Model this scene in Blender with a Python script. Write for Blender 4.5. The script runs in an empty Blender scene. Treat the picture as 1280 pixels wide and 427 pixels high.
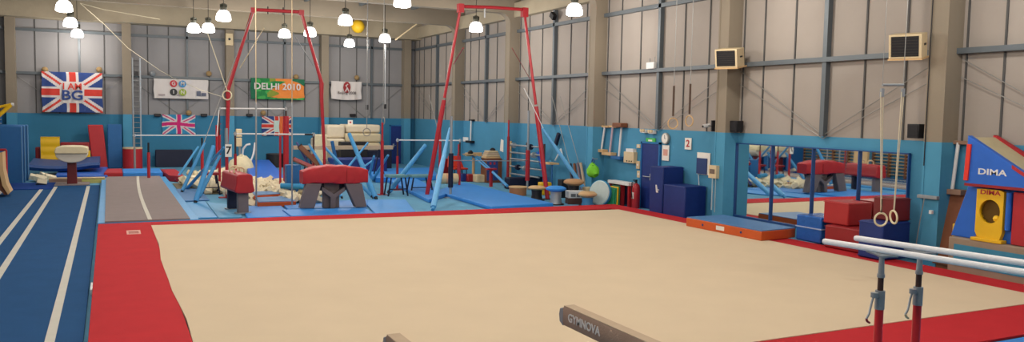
import bpy, math, random
from mathutils import Vector, Matrix
random.seed(7)
PI = math.pi
sc = bpy.context.scene
COL = sc.collection

# ------------------------------------------------------------------ camera
CAMZ = 2.892; YAW = 26.306; PITCH = -4.078; ROLL = 1.094; FPX = 1020.3
def _cam():
    y, p, ro = math.radians(YAW), math.radians(PITCH), math.radians(ROLL)
    f = Vector((math.sin(y)*math.cos(p), math.cos(y)*math.cos(p), math.sin(p)))
    r = Vector((math.cos(y), -math.sin(y), 0)); u = r.cross(f)
    c, s = math.cos(ro), math.sin(ro)
    return r*c+u*s, u*c-r*s, f
RT, UP, FW = _cam()
CAM = Vector((0, 0, CAMZ))
cd = bpy.data.cameras.new('camera'); cam = bpy.data.objects.new('camera', cd); COL.objects.link(cam)
cd.sensor_width = 36; cd.sensor_fit = 'HORIZONTAL'; cd.lens = 36*FPX/1280
cd.clip_start = .05; cd.clip_end = 200
m = Matrix((RT, UP, -FW)).transposed().to_4x4(); m.translation = CAM
cam.matrix_world = m
sc.camera = cam

# ------------------------------------------------------------------ world, exposure, lamp grid
sc.view_settings.view_transform = 'Standard'
sc.view_settings.look = 'None'
sc.view_settings.gamma = 1
sc.view_settings.use_curve_mapping = False
sc.view_settings.exposure = 0.0
w = bpy.data.worlds.new('world'); sc.world = w; w.use_nodes = True
w.node_tree.nodes['Background'].inputs[0].default_value = (1, .95, .9, 1)
w.node_tree.nodes['Background'].inputs[1].default_value = .05
LAMP_POWER = 28.5
LAMP_COLOR = (1, .92, .82)
LAMP_GLOW = 6
LAMPS_SEEN = [(-1.24,30.2),(-1.27,35.9),(-1.2,41.2),(3.09,35.2),(3.6,34.8),(3.59,29.9),(6.67,35.3),(7.43,33.9),
              (7.5,28.6),(10.24,38.3),(10.85,34.7),(7.59,22.65),(12.24,28.0),(12.64,21.53)]
LAMPS_NEAR = [(12.4,15),(12.4,8.5),(12.4,2),(7.5,16.3),(7.5,10),(7.5,3.7),(3,23),(3,16.5),(3,10),(3,3.5),(-1.2,24),(-1.2,17.5),(-1.2,11),(-1.2,4.5)]
LAMPZ = 6.05

# the points of the place, read off the photograph as rays that meet a plane of the room
def ray(x, y): return FW + RT*((x-640)/FPX) - UP*((y-213.5)/FPX)
def aX(x, y, X): d = ray(x, y); return CAM + d*(X/d.x)
def aY(x, y, Y): d = ray(x, y); return CAM + d*(Y/d.y)
def aZ(x, y, Z=0): d = ray(x, y); return CAM + d*((Z-CAMZ)/d.z)
def ppm(p): return FPX/((Vector(p)-CAM).dot(FW))

# ------------------------------------------------------------------ materials
def lin(c):
    if isinstance(c, str):
        c = [int(c[i:i+2], 16)/255 for i in (0, 2, 4)]
        c = [v/12.92 if v <= .04045 else ((v+.055)/1.055)**2.4 for v in c]
    return (*c[:3], 1)
MATS = {}
def mat(name, col, rough=.6, var=.12, scale=6., metal=0, bump=.0, bscale=40., col2=None, spec=.4, emit=None):
    if name in MATS: return MATS[name]
    m = bpy.data.materials.new(name); m.use_nodes = True; nt = m.node_tree; b = nt.nodes['Principled BSDF']
    c = lin(col)
    b.inputs['Roughness'].default_value = rough; b.inputs['Metallic'].default_value = metal
    b.inputs['Specular IOR Level'].default_value = spec
    tc = nt.nodes.new('ShaderNodeTexCoord')
    n = nt.nodes.new('ShaderNodeTexNoise'); n.inputs['Scale'].default_value = scale; n.inputs['Detail'].default_value = 4
    nt.links.new(tc.outputs['Object'], n.inputs['Vector'])
    mx = nt.nodes.new('ShaderNodeMix'); mx.data_type = 'RGBA'
    c2 = lin(col2) if col2 else tuple(v*(1+var) for v in c[:3])+(1,)
    mx.inputs[6].default_value = tuple(v*(1-var) for v in c[:3])+(1,) if not col2 else c; mx.inputs[7].default_value = c2
    nt.links.new(n.outputs['Fac'], mx.inputs[0]); nt.links.new(mx.outputs[2], b.inputs['Base Color'])
    if bump:
        n2 = nt.nodes.new('ShaderNodeTexNoise'); n2.inputs['Scale'].default_value = bscale
        nt.links.new(tc.outputs['Object'], n2.inputs['Vector'])
        bp = nt.nodes.new('ShaderNodeBump'); bp.inputs['Strength'].default_value = bump; bp.inputs['Distance'].default_value = .02
        nt.links.new(n2.outputs['Fac'], bp.inputs['Height']); nt.links.new(bp.outputs[0], b.inputs['Normal'])
    if emit:
        b.inputs['Emission Color'].default_value = lin(col); b.inputs['Emission Strength'].default_value = emit
    MATS[name] = m
    return m

def wall_mat(name, upper, lower, level, rough=.75):
    m = bpy.data.materials.new(name); m.use_nodes = True; nt = m.node_tree; b = nt.nodes['Principled BSDF']
    b.inputs['Roughness'].default_value = rough; b.inputs['Specular IOR Level'].default_value = .25
    g = nt.nodes.new('ShaderNodeNewGeometry'); s = nt.nodes.new('ShaderNodeSeparateXYZ'); nt.links.new(g.outputs['Position'], s.inputs[0])
    gt = nt.nodes.new('ShaderNodeMath'); gt.operation = 'GREATER_THAN'; gt.inputs[1].default_value = level
    nt.links.new(s.outputs['Z'], gt.inputs[0])
    n = nt.nodes.new('ShaderNodeTexNoise'); n.inputs['Scale'].default_value = .8; n.inputs['Detail'].default_value = 5
    nt.links.new(g.outputs['Position'], n.inputs['Vector'])
    def two(c):
        mx = nt.nodes.new('ShaderNodeMix'); mx.data_type = 'RGBA'; c = lin(c)
        mx.inputs[6].default_value = tuple(v*.88 for v in c[:3])+(1,); mx.inputs[7].default_value = tuple(v*1.12 for v in c[:3])+(1,)
        nt.links.new(n.outputs['Fac'], mx.inputs[0]); return mx
    a, c = two(lower), two(upper)
    mx = nt.nodes.new('ShaderNodeMix'); mx.data_type = 'RGBA'
    nt.links.new(gt.outputs[0], mx.inputs[0]); nt.links.new(a.outputs[2], mx.inputs[6]); nt.links.new(c.outputs[2], mx.inputs[7])
    nt.links.new(mx.outputs[2], b.inputs['Base Color'])
    return m

BLUEW = '4688aa'
M_wallR = wall_mat('clad wall right', '989089', BLUEW, 2.475)
M_wallB = wall_mat('clad wall back', '8b8a8c', '35779a', 2.465)
M_col = wall_mat('concrete column', '877d6e', '498eb0', 2.475)
M_beam = mat('concrete beam', 'a09580', .85, .18, 1.5, bump=.3, bscale=12)
M_deck = mat('roof deck', '908780', .9, .15, .7)
M_rail = mat('steel rail', '5a6268', .5, .1, metal=.2)
M_seam = mat('dark seam', '4c4c4c', .8, .1)
M_floor = mat('light blue carpet', '5b97b8', .9, .18, 2.2, bump=.3, bscale=60)
M_beige = mat('beige carpet', 'd6c4a8', .95, .05, 1.2, bump=.25, bscale=150, spec=.1)
M_redc = mat('red carpet', 'b8282f', .9, .10, 3, bump=.25, bscale=120, spec=.15)
M_redv = mat('red vinyl', 'aa2029', .55, .12, 5, bump=.15, bscale=6)
M_dred = mat('dark red vinyl', '8c1a20', .42, .14, 5, bump=.15, bscale=6)
M_redp = mat('red paint', 'a82630', .35, .12, 8)
M_bluev = mat('royal blue vinyl', '1f5fc0', .45, .10, 4, bump=.15, bscale=5)
M_mblue = mat('mid blue vinyl', '2f86d8', .5, .10, 4, bump=.1, bscale=5)
M_lblue = mat('pale blue vinyl', '4596cf', .5, .12, 4, bump=.15, bscale=6)
M_blue2 = mat('sea blue vinyl', '1b5c96', .5, .10, 4, bump=.2, bscale=3)
M_navy = mat('navy vinyl', '142c70', .5, .15, 4, bump=.15, bscale=5)
M_dnavy = mat('dark navy vinyl', '0c1430', .55, .15, 4)
M_denim = mat('run up carpet', '25507e', .95, .12, 2.5, bump=.3, bscale=120, spec=.1)
M_denim2 = mat('end strip carpet', '1c3f86', .95, .12, 2.5, spec=.1)
M_line = mat('white line', 'c9c6bb', .8, .08, 5)
M_grey = mat('grey carpet', '8d8382', .95, .08, 3, bump=.3, bscale=100, spec=.1)
M_legg = mat('warm grey padding', '6b6163', .6, .12, 4, bump=.1, bscale=8)
M_white = mat('white paint', 'd8d8d8', .5, .08, 12)
M_chalk = mat('chalked rail', 'f1f1f4', .6, .07, 25, bump=.2, bscale=60)
M_silver = mat('silver metal', 'a9adb0', .35, .1, 20, metal=.6)
M_castg = mat('grey casting', '8f959b', .45, .12, 20, metal=.3)
M_black = mat('black', '15151a', .5, .2, 6)
M_rust = mat('rusty steel', '4a3430', .6, .3, 18, metal=.4)
M_foam = mat('cream foam', 'e2d8bd', .95, .12, 9, bump=.3, bscale=50, spec=.1)
M_foam2 = mat('pale foam', 'cdc3a4', .95, .12, 9, spec=.1)
M_yel = mat('yellow vinyl', 'dfb218', .45, .1, 5, bump=.1, bscale=6)
M_green = mat('green vinyl', '1f8a5c', .5, .1, 5)
M_lime = mat('lime cloth', '6fc02a', .7, .2, 8)
M_wood = mat('birch wood', 'c9a77a', .55, .12, 3)
M_brown = mat('brown wood', '74452c', .6, .2, 2.5)
M_ply = mat('plywood', '7a4a30', .7, .15, 2)
M_tan = mat('tan suede', 'b9a48c', .85, .1, 8, bump=.2, bscale=80, spec=.1)
M_suede = mat('beam suede side', '9c8474', .9, .12, 6, bump=.2, bscale=80, spec=.1)
M_orange = mat('orange vinyl', 'c4551f', .45, .1, 4, bump=.1, bscale=6)
M_rope = mat('cream strap', 'cfc6ac', .8, .08, 20)
M_wire = mat('grey wire', '8d8d8b', .5, .1, 20, metal=.3)
M_mirror = mat('mirror glass', 'e8efee', .02, .0, 1, metal=1.0)
M_lampdark = mat('lamp gear housing', '4a4a40', .5, .15, 8, metal=.3)
M_lamp = mat('lit lamp dome', (1, .97, .93), .4, 0, emit=LAMP_GLOW)
M_cream = mat('cream enamel', 'cbb894', .5, .1, 8)
M_paper = mat('paper', 'e2dfd8', .8, .05, 8)
M_magenta = mat('magenta cloth', 'c2266f', .8, .1, 8)
M_fblue = mat('flag blue cloth', '27407c', .8, .1, 8)
M_fred = mat('flag red cloth', 'c33a30', .8, .1, 8)
M_fwhite = mat('flag white cloth', 'cbc6c4', .8, .06, 4)
M_forange = mat('flag orange cloth', 'd8803a', .8, .15, 4)
M_fgreen = mat('flag green cloth', '1f7a40', .8, .2, 4)
M_fgreen2 = mat('flag olive cloth', '7d8a34', .8, .2, 4)
M_fteal = mat('flag teal cloth', '2c84b0', .8, .1, 8)
M_lemon = mat('ball yellow', 'f4c62a', .5, .12, 4)

# ------------------------------------------------------------------ mesh builder
class MB:
    def __init__(s, xf=None): s.v = []; s.f = []; s.mi = []; s.k = 0; s.xf = xf
    def m(s, k): s.k = k; return s
    def add(s, vs, fs, k=None):
        o = len(s.v)
        s.v += [s.xf @ Vector(v) if s.xf else Vector(v) for v in vs]
        for f in fs: s.f.append([o+i for i in f]); s.mi.append(s.k if k is None else k)
        return s
    def hexa(s, p):      # p: 4 bottom (ccw from above), 4 top
        return s.add(p, [(3,2,1,0),(4,5,6,7),(0,1,5,4),(1,2,6,5),(2,3,7,6),(3,0,4,7)])
    def box(s, x0, x1, y0, y1, z0, z1):
        return s.hexa([(x0,y0,z0),(x1,y0,z0),(x1,y1,z0),(x0,y1,z0),(x0,y0,z1),(x1,y0,z1),(x1,y1,z1),(x0,y1,z1)])
    def slab(s, q, z0, z1):   # q: polygon of (x,y) ccw
        n = len(q)
        vs = [(a[0],a[1],z0) for a in q]+[(a[0],a[1],z1) for a in q]
        return s.add(vs, [list(range(n))[::-1], list(range(n,2*n))]+[(i,(i+1)%n,n+(i+1)%n,n+i) for i in range(n)])
    def prism(s, poly, axis, a, b):
        def P(q, t): return {'x':(t,q[0],q[1]),'y':(q[0],t,q[1]),'z':(q[0],q[1],t)}[axis]
        n = len(poly); vs = [P(q,a) for q in poly]+[P(q,b) for q in poly]
        return s.add(vs, [list(range(n)), list(range(n,2*n))[::-1]]+[(i,n+i,n+(i+1)%n,(i+1)%n) for i in range(n)])
    def cyl(s, a, b, r, r2=None, seg=12, caps=True):
        a, b = Vector(a), Vector(b); r2 = r if r2 is None else r2
        d = (b-a).normalized(); t = Vector((0,0,1)) if abs(d.z) < .9 else Vector((1,0,0))
        u = d.cross(t).normalized(); w_ = d.cross(u)
        vs = []
        for c, rr in ((a,r),(b,r2)):
            for i in range(seg):
                q = 2*PI*i/seg; vs.append(c+u*math.cos(q)*rr+w_*math.sin(q)*rr)
        fs = [(i,(i+1)%seg,seg+(i+1)%seg,seg+i) for i in range(seg)]
        if caps: fs += [list(range(seg))[::-1], list(range(seg,2*seg))]
        return s.add(vs, fs)
    def path(s, pts, r, seg=8):
        pts = [Vector(p) for p in pts]
        vs = []; n = len(pts); pu = None
        for i, p in enumerate(pts):
            d = (pts[min(i+1,n-1)]-pts[max(i-1,0)]).normalized()
            if pu is None:
                t = Vector((0,0,1)) if abs(d.z) < .9 else Vector((1,0,0)); u = d.cross(t).normalized()
            else: u = (pu-d*pu.dot(d)).normalized()
            pu = u; w_ = d.cross(u)
            rr = r[i] if isinstance(r, (list,tuple)) else r
            for k in range(seg):
                q = 2*PI*k/seg; vs.append(p+u*math.cos(q)*rr+w_*math.sin(q)*rr)
        fs = [(i*seg+k, i*seg+(k+1)%seg, (i+1)*seg+(k+1)%seg, (i+1)*seg+k) for i in range(n-1) for k in range(seg)]
        fs += [list(range(seg))[::-1], list(range((n-1)*seg, n*seg))]
        return s.add(vs, fs)
    def lathe(s, prof, c, seg=24, xf=None, sx=1., sy=1.):
        c = Vector(c); vs = []; n = len(prof)
        for r, z in prof:
            for k in range(seg):
                q = 2*PI*k/seg; v = Vector((math.cos(q)*r*sx, math.sin(q)*r*sy, z))
                if xf: v = xf @ v
                vs.append(c+v)
        fs = [(i*seg+k, i*seg+(k+1)%seg, (i+1)*seg+(k+1)%seg, (i+1)*seg+k) for i in range(n-1) for k in range(seg)]
        fs += [list(range(seg))[::-1], list(range((n-1)*seg, n*seg))]
        return s.add(vs, fs)
    def torus(s, c, R, r, normal=(0,1,0), seg=24, s2=8):
        c = Vector(c); n = Vector(normal).normalized(); t = Vector((0,0,1)) if abs(n.z) < .9 else Vector((1,0,0))
        u = n.cross(t).normalized(); w_ = n.cross(u); vs = []
        for i in range(seg):
            q = 2*PI*i/seg; e = u*math.cos(q)+w_*math.sin(q)
            for k in range(s2):
                a = 2*PI*k/s2; vs.append(c+e*(R+r*math.cos(a))+n*r*math.sin(a))
        return s.add(vs, [(i*s2+k, ((i+1)%seg)*s2+k, ((i+1)%seg)*s2+(k+1)%s2, i*s2+(k+1)%s2) for i in range(seg) for k in range(s2)])
    def grid(s, fn, nu, nv, pat=None, thick=None):
        vs = [fn(i/nu, j/nv) for j in range(nv+1) for i in range(nu+1)]
        fs = []; o = len(s.v)
        s.v += [Vector(v) for v in vs]
        for j in range(nv):
            for i in range(nu):
                a = o+j*(nu+1)+i
                s.f.append([a, a+1, a+nu+2, a+nu+1]); s.mi.append(pat((i+.5)/nu, (j+.5)/nv) if pat else s.k)
        return s

LOC = {}
def link(o, parent=None):
    COL.objects.link(o)
    if parent: o.parent = parent
    return o
def setp(o, label=None, cat=None, group=None, kind=None):
    if label: o['label'] = label
    if cat: o['category'] = cat
    if group: o['group'] = group
    if kind: o['kind'] = kind
    return o
def thing(name, label, cat, loc, group=None):
    o = link(bpy.data.objects.new(name, None)); o.empty_display_size = .2
    o.location = loc; LOC[o] = Vector(loc)
    return setp(o, label, cat, group)
def put(name, mb, mats, parent=None, label=None, cat=None, group=None, kind=None, bevel=0, smooth=True, sub=0, solid=0):
    if not isinstance(mats, (list, tuple)): mats = [mats]
    if parent is not None: org = LOC[parent]; loc = Vector((0,0,0))
    else:
        lo = Vector([min(v[i] for v in mb.v) for i in range(3)]); hi = Vector([max(v[i] for v in mb.v) for i in range(3)])
        org = Vector(((lo.x+hi.x)/2, (lo.y+hi.y)/2, lo.z)); loc = org
    me = bpy.data.meshes.new(name); me.from_pydata([v-org for v in mb.v], [], mb.f)
    for m_ in mats: me.materials.append(m_)
    for p, k in zip(me.polygons, mb.mi): p.material_index = k
    import bmesh
    b = bmesh.new(); b.from_mesh(me)
    if not solid: bmesh.ops.recalc_face_normals(b, faces=b.faces)
    b.to_mesh(me); b.free()
    if smooth:
        me.polygons.foreach_set('use_smooth', [True]*len(me.polygons)); me.set_sharp_from_angle(angle=math.radians(38))
    o = bpy.data.objects.new(name, me); o.location = loc; link(o, parent); LOC[o] = org
    if bevel:
        md = o.modifiers.new('edge', 'BEVEL'); md.width = bevel; md.segments = 3; md.limit_method = 'ANGLE'; md.harden_normals = False
    if sub: md = o.modifiers.new('soft', 'SUBSURF'); md.levels = sub; md.render_levels = sub
    if solid: md = o.modifiers.new('cloth', 'SOLIDIFY'); md.thickness = solid
    return setp(o, label, cat, group, kind)
def copy_tree(src, loc, rz=0, label=None, parent=None):
    c = src.copy(); COL.objects.link(c); c.parent = parent
    if parent is None:
        c.location = loc; c.rotation_euler = (0,0,rz)
        if label: c['label'] = label
    LOC[c] = Vector(loc)
    for ch in list(src.children): copy_tree(ch, loc, 0, None, c)
    return c
def struct(name, mb, m_, **k): return put(name, mb, m_, kind='structure', **k)

def text(s, size, org, xd, yd, m_, parent, name='lettering', bold=False, ext=.002, align='CENTER', shear=0, sx=1.):
    cu = bpy.data.curves.new('t', 'FONT'); cu.body = s; cu.size = size; cu.align_x = align; cu.align_y = 'CENTER'
    cu.extrude = ext; cu.shear = shear; cu.resolution_u = 3
    if bold: cu.offset = size*.022
    o = bpy.data.objects.new('t', cu); COL.objects.link(o)
    bpy.context.view_layer.update()
    me = bpy.data.meshes.new_from_object(o.evaluated_get(bpy.context.evaluated_depsgraph_get()))
    bpy.data.objects.remove(o)
    xd, yd = Vector(xd).normalized(), Vector(yd).normalized(); n = xd.cross(yd)
    mb = MB(); mb.v = [Vector(org)+xd*v.co.x*sx+yd*v.co.y+n*v.co.z for v in me.vertices]
    mb.f = [list(p.vertices) for p in me.polygons]; mb.mi = [0]*len(mb.f)
    return put(name, mb, m_, parent, smooth=False)

# ================================================================== THE HALL
XL, XR, YB, YF, ZC = -4.3, 15.0, 42.6, -5.0, 7.75
struct('floor', MB().box(XL-.2, XR+.2, YF-.2, YB+.2, -.2, 0), M_floor)
struct('ceiling', MB().box(XL-.2, XR+.2, YF-.2, YB+.2, ZC, ZC+.15), M_deck)
struct('wall_right', MB().box(XR, XR+.2, YF-.2, YB+.2, 0, ZC), M_wallR)
struct('wall_back', MB().box(XL-.2, XR, YB, YB+.2, 0, ZC), M_wallB)
struct('wall_left', MB().box(XL-.2, XL, YF-.2, YB, 0, ZC), M_wallB)
struct('wall_front', MB().box(XL, XR, YF-.2, YF, 0, ZC), M_wallR)
COLY = [4.4, 10.75, 17.0, 23.55, 30.05, 35.8, 42.05]
tn = 0
def trim(mb, m_, **k):
    global tn; tn += 1
    return struct('trim_%d' % tn, mb, m_, **k)
# concrete portal frames: column, haunch and rafter in one piece
for i, y in enumerate(COLY[:-1]):
    z0 = 6.88; r = .42; cx = 14.55
    pts = [(14.999, 0), (14.999, z0+.84), (XL+.001, z0+.84), (XL+.001, 0), (XL+.42, 0), (XL+.42, z0-r)]
    for k in range(1, 8):
        a = PI-k/8*PI/2; pts.append((XL+.42+r+math.cos(a)*r, z0-r+math.sin(a)*r))
    pts.append((XL+.42+r, z0)); pts.append((cx-r, z0))
    for k in range(1, 8):
        a = PI/2-k/8*PI/2; pts.append((cx-r+math.cos(a)*r, z0-r+math.sin(a)*r))
    pts += [(cx, z0-r), (cx, 0)]
    trim(MB().prism(pts, 'y', y-.2, y+.2), M_col)
    trim(MB().box(cx-.012, cx, y-.2, y-.155, 0, 6.1).box(cx-.012, cx, y+.155, y+.2, 0, 6.1), M_col)
trim(MB().box(XL, XR, 41.5, 42.55, 6.66, 7.74), M_beam)            # gable beam
for i, x in enumerate((-3.85, .78, 5.35, 10.0, 14.45)):             # gable posts
    trim(MB().box(x-.19, x+.19, 42.1, 42.6, 0, 6.66), M_col)
trim(MB().box(14.72, 14.999, YF, 41.5, 6.72, 7.3), M_beam)           # eaves beam
# purlins under the deck between the rafters
for i in range(len(COLY)-2):
    mb = MB()
    for x in (-2, .4, 2.8, 5.2, 7.6, 10, 12.4):
        mb.box(x-.06, x+.06, COLY[i]+.2, COLY[i+1]-.2, 7.45, 7.7)
    trim(mb, M_rail)
# horizontal sheeting rails and posts on the cladding
trim(MB().box(14.82, 14.999, YF, 42.1, 4.20, 4.31).box(14.86, 14.999, YF, 42.1, 6.12, 6.24), M_rail)
trim(MB().box(XL, 15, 42.42, 42.599, 4.20, 4.32).box(XL, 15, 42.46, 42.599, 6.12, 6.24), M_rail)
trim(MB().box(XL, XL+.15, YF, 42.1, 4.20, 4.31).box(XL, XL+.15, YF, 42.1, 6.12, 6.24), M_rail)
YS = [-2]+COLY
mb = MB(); ms = MB()
for a, b in zip(YS[:-1], YS[1:]):
    L_ = b-a; n = 6
    for k in range(1, n):
        y = a+L_*k/n
        if k == 3: mb.box(14.86, 14.999, y-.06, y+.06, 2.48, 6.72)
        else: ms.box(14.975, 14.999, y-.02, y+.02, 2.48, 6.72)
    for y in (a+.3, b-.3): ms.box(14.975, 14.999, y-.018, y+.018, 2.48, 6.72)
trim(mb, M_rail); trim(ms, M_seam)
mb = MB(); ms = MB()
XS = (-3.85, .78, 5.35, 10.0, 14.45)
for a, b in zip(XS[:-1], XS[1:]):
    for k in (1, 2, 3, 4):
        x = a+(b-a)*k/5+(.0 if k != 3 else -.1)
        if k == 3: mb.box(x-.045, x+.045, 42.46, 42.599, 2.47, 6.66)
        else: ms.box(x-.02, x+.02, 42.575, 42.599, 2.47, 6.66)
trim(mb, M_rail); trim(ms, M_seam)
# cross bracing rods
mb = MB()
for i in range(len(COLY)-1):
    a, b = COLY[i]+.25, COLY[i+1]-.25; c = (a+b)/2
    for s_ in (0, .35):
        mb.cyl((14.93, a, 4.1-s_), (14.93, c, 2.5-s_*.2), .009, seg=6); mb.cyl((14.93, b, 4.1-s_), (14.93, c, 2.5-s_*.2), .009, seg=6)
for a, b in zip(XS[:-1], XS[1:]):
    c = (a+b)/2
    mb.cyl((a+.2, 42.54, 4.1), (c, 42.54, 2.5), .012, seg=6); mb.cyl((b-.2, 42.54, 4.1), (c, 42.54, 2.5), .012, seg=6)
trim(mb, M_wire)
# doors
def door(n, pts, handle, normal):
    a, b = pts; mb = MB(); mf = MB()
    if normal == 'x':
        mb.box(14.95, 14.999, a[1], b[1], .01, 2.02); mf.box(14.93, 14.999, a[1]-.06, a[1], 0, 2.08).box(14.93, 14.999, b[1], b[1]+.06, 0, 2.08).box(14.93, 14.999, a[1]-.06, b[1]+.06, 2.02, 2.08)
    else:
        mb.box(a[0], b[0], 42.55, 42.599, .01, 2.05); mf.box(a[0]-.06, a[0], 42.53, 42.599, 0, 2.11).box(b[0], b[0]+.06, 42.53, 42.599, 0, 2.11).box(a[0]-.06, b[0]+.06, 42.53, 42.599, 2.05, 2.11)
    d = struct('door_%d' % n, mb, M_navy)
    put('frame', mf, mat('door frame blue', '1b66a0', .6), d)
    mh = MB(); hx, hy, hz = handle
    if normal == 'x': mh.box(14.925, 14.95, hy-.04, hy+.04, hz-.1, hz+.1).cyl((14.9, hy, hz), (14.9, hy+.35, hz), .015).cyl((14.9, hy, hz), (14.95, hy, hz), .012)
    else: mh.box(hx-.04, hx+.04, 42.525, 42.55, hz-.1, hz+.1).cyl((hx, 42.5, hz), (hx+.12, 42.5, hz), .015).cyl((hx, 42.5, hz), (hx, 42.55, hz), .012)
    put('handle', mh, M_silver, d, label='silver push handle')
    return d
p0, p1 = aX(824, 179, 14.95), aX(803, 179, 14.95)
door(1, ((14.95, p0.y), (14.95, p1.y)), (14.95, p1.y-.5, 1.0), 'x')
p0, p1 = aY(489, 158, 42.5), aY(509, 158, 42.5)
door(2, (p0, p1), (p0.x+.15, 0, 1.0), 'y')

# ================================================================== THE BIG FLOOR PIECES
t = thing('floor_exercise_mat', 'large raised floor exercise area, beige carpet with a wide red border', 'gymnastics floor', (7, 14, 0))
FX0, FX1, FY0, FY1 = -.26, 14.15, 6.5, 21.35
put('sprung_base', MB().box(FX0+.02, FX1-.02, FY0+.02, FY1-.02, 0, .07), mat('base board', '5b4a4c', .8), t, label='dull brown edge of the raised base')
bx0, bx1, by0, by1 = .86, 13.42, 7.6, 20.4
red = MB().box(FX0, bx0, FY0, FY1, .07, .105).box(bx1, FX1, FY0, FY1, .07, .105).box(bx0, bx1, FY0, by0, .07, .105).box(bx0, bx1, by1, FY1, .07, .105)
put('red_border', red, M_redc, t, bevel=.008)
mb = MB()
q = [(bx0, by1+.3)]
for k in range(0, 15):
    y = by1+.3-k*(by1+.3-by0)/14; q.append((bx0-.02+.03*math.sin(k*.75)+.012*math.cos(k*1.9), y))
q += [(bx1, by0), (bx1+.02, by1-.35)]
mb.slab(q, .08, .112)
put('beige_carpet', mb, M_beige, t)
for k, (x, y) in enumerate(((115, 326), (104, 400))):
    p = aX(x, y, FX0-.005)
    put('edge_tab', MB().box(FX0-.03, FX0-.003, p.y-.28, p.y+.28, .012, .1), M_white, t, label='white tab on the left edge')
p = aZ(167, 290, .106)
put('corner_label', MB().box(p.x-.14, p.x+.14, p.y-.3, p.y+.3, .105, .110), mat('label pink', 'd9a597', .7), t, label='small pale label on the red corner')
put('label_print', MB().box(p.x-.10, p.x+.10, p.y-.06, p.y+.10, .110, .112).box(p.x-.10, p.x+.10, p.y-.2, p.y-.12, .110, .112), mat('label print', '9a4438', .7), t)

t = thing('run_up_carpet', 'long dark blue vault run-up carpet with white lines, left of the red border', 'carpet runway', (-2.2, 19, 0))
put('carpet', MB().box(-4.2, -.32, 2, 32.6, 0, .035), M_denim, t)
put('end_strip', MB().box(-3.6, -1.75, 31.3, 33.8, .035, .06), M_denim2, t, label='brighter blue strip at the far end')
for a, b in ((-2.06, 32.2), (-1.68, 32.2), (-.68, 32.2), (-3.15, 34.2)):
    put('white_line', MB().box(a-.055, a+.055, 2, b if b < 33 else 32.6, .035, .041), M_line, t)

t = thing('tumble_track', 'grey tumbling track with one white centre line and pale blue sides', 'tumbling track', (.85, 28, 0))
put('side_padding', MB().box(-.28, 1.98, 21.42, 34.9, 0, .12), M_lblue, t, bevel=.02)
put('grey_carpet', MB().box(-.12, 1.76, 21.42, 34.9, .12, .15), M_grey, t)
mb = MB()
for k in range(10):
    f = lambda y: .86+.13*math.sin((y-21.4)/13.5*PI)*-.6+.12*(y-21.4)/13.5
    y0, y1 = 21.42+13.4*k/10, 21.42+13.4*(k+1)/10
    mb.hexa([(f(y0)-.045,y0,.15),(f(y0)+.045,y0,.15),(f(y1)+.045,y1,.15),(f(y1)-.045,y1,.15),(f(y0)-.045,y0,.156),(f(y0)+.045,y0,.156),(f(y1)+.045,y1,.156),(f(y1)-.045,y1,.156)])
put('centre_line', mb, M_line, t)
t = thing('end_mat', 'red and blue mat lying across the far end of the grey tumbling track', 'mat', (1.1, 35.6, 0))
mb = MB().slab([(-.2,34.95),(.45,34.95),(.45,37.2),(-.1,37.2)], 0, .3).slab([(2.05,34.0),(2.6,33.0),(2.5,37.2),(1.9,37.2)], 0, .25)
put('red_end', mb, M_redv, t, bevel=.03)
put('blue_middle', MB().box(.46, 1.88, 34.95, 37.2, 0, .29), M_mblue, t, bevel=.03)

def zslab(px, z0, z1):
    q = [aZ(x, y, z1) for x, y in px]; q = [(p.x, p.y) for p in q]
    return q
def flatmat(name, label, cat, px, m_, z1, z0=.005, group=None, bevel=.02):
    q = zslab(px, z0, z1)
    q = [(x, max(y, 21.42)) for x, y in q]
    ar = sum(q[i][0]*q[(i+1)%len(q)][1]-q[(i+1)%len(q)][0]*q[i][1] for i in range(len(q)))
    if ar < 0: q = q[::-1]
    return put(name, MB().slab(q, z0, z1), m_, label=label, cat=cat, group=group, bevel=bevel)
flatmat('landing_mat', 'thick bright blue landing mat pointing one corner at the beige floor, by the drum', 'mat', [(545,237.5),(580,227),(692,253.5),(614,257.5)], M_mblue, .13, bevel=.035)
flatmat('floor_mat', 'blue floor mat behind the red border, between the pommel horse and the vault', 'mat', [(302,257),(351,256),(366,269.5),(309,271.5)], M_mblue, .06)
flatmat('floor_mat', 'blue floor mat directly under the front of the red topped vault', 'mat', [(353,261.5),(457,259.5),(468,266),(364,269.4)], M_mblue, .10)
flatmat('floor_mat', 'blue floor mat reaching back under the legs of the red topped vault', 'mat', [(352,253.5),(400,250.5),(460,249.5),(458,258.8),(360,260.5)], mat('mid blue vinyl faded', '3a83cf', .55, .1), .07)
flatmat('floor_mat', 'blue floor mat to the right of the vault, touching the red border', 'mat', [(453,249),(507,248.6),(519,263.5),(469,266.5)], mat('mid blue vinyl worn', '3f90d8', .55, .1), .05)
flatmat('floor_mat', 'pale blue creased mat between grey tumbling track and pommel horse', 'mat', [(222,253),(256,251),(272,271),(236,272)], M_lblue, .04)
flatmat('floor_mat', 'pale blue mat under the pommel horse', 'mat', [(258,252),(296,256),(303,270.5),(273,271.4)], mat('pale blue vinyl worn', '5a9cc6', .6, .15), .035)
flatmat('floor_mat', 'blue mat lying between foam pit and the bottom of the blue struts', 'mat', [(212,236),(250,235),(262,249),(222,251)], mat('dusty blue vinyl', '3f74a8', .6, .15), .05)
# long blue mats beyond
flatmat('floor_mat', 'long blue mat with a pale edge, running back behind the leaning ring frame leg', 'mat', [(484,224),(512,219),(560,241),(536,249)], M_mblue, .12)
flatmat('floor_mat', 'blue mat on the floor in front of the dark door in the back wall', 'mat', [(455,211),(540,209),(548,219),(470,222)], M_mblue, .2)
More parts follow.
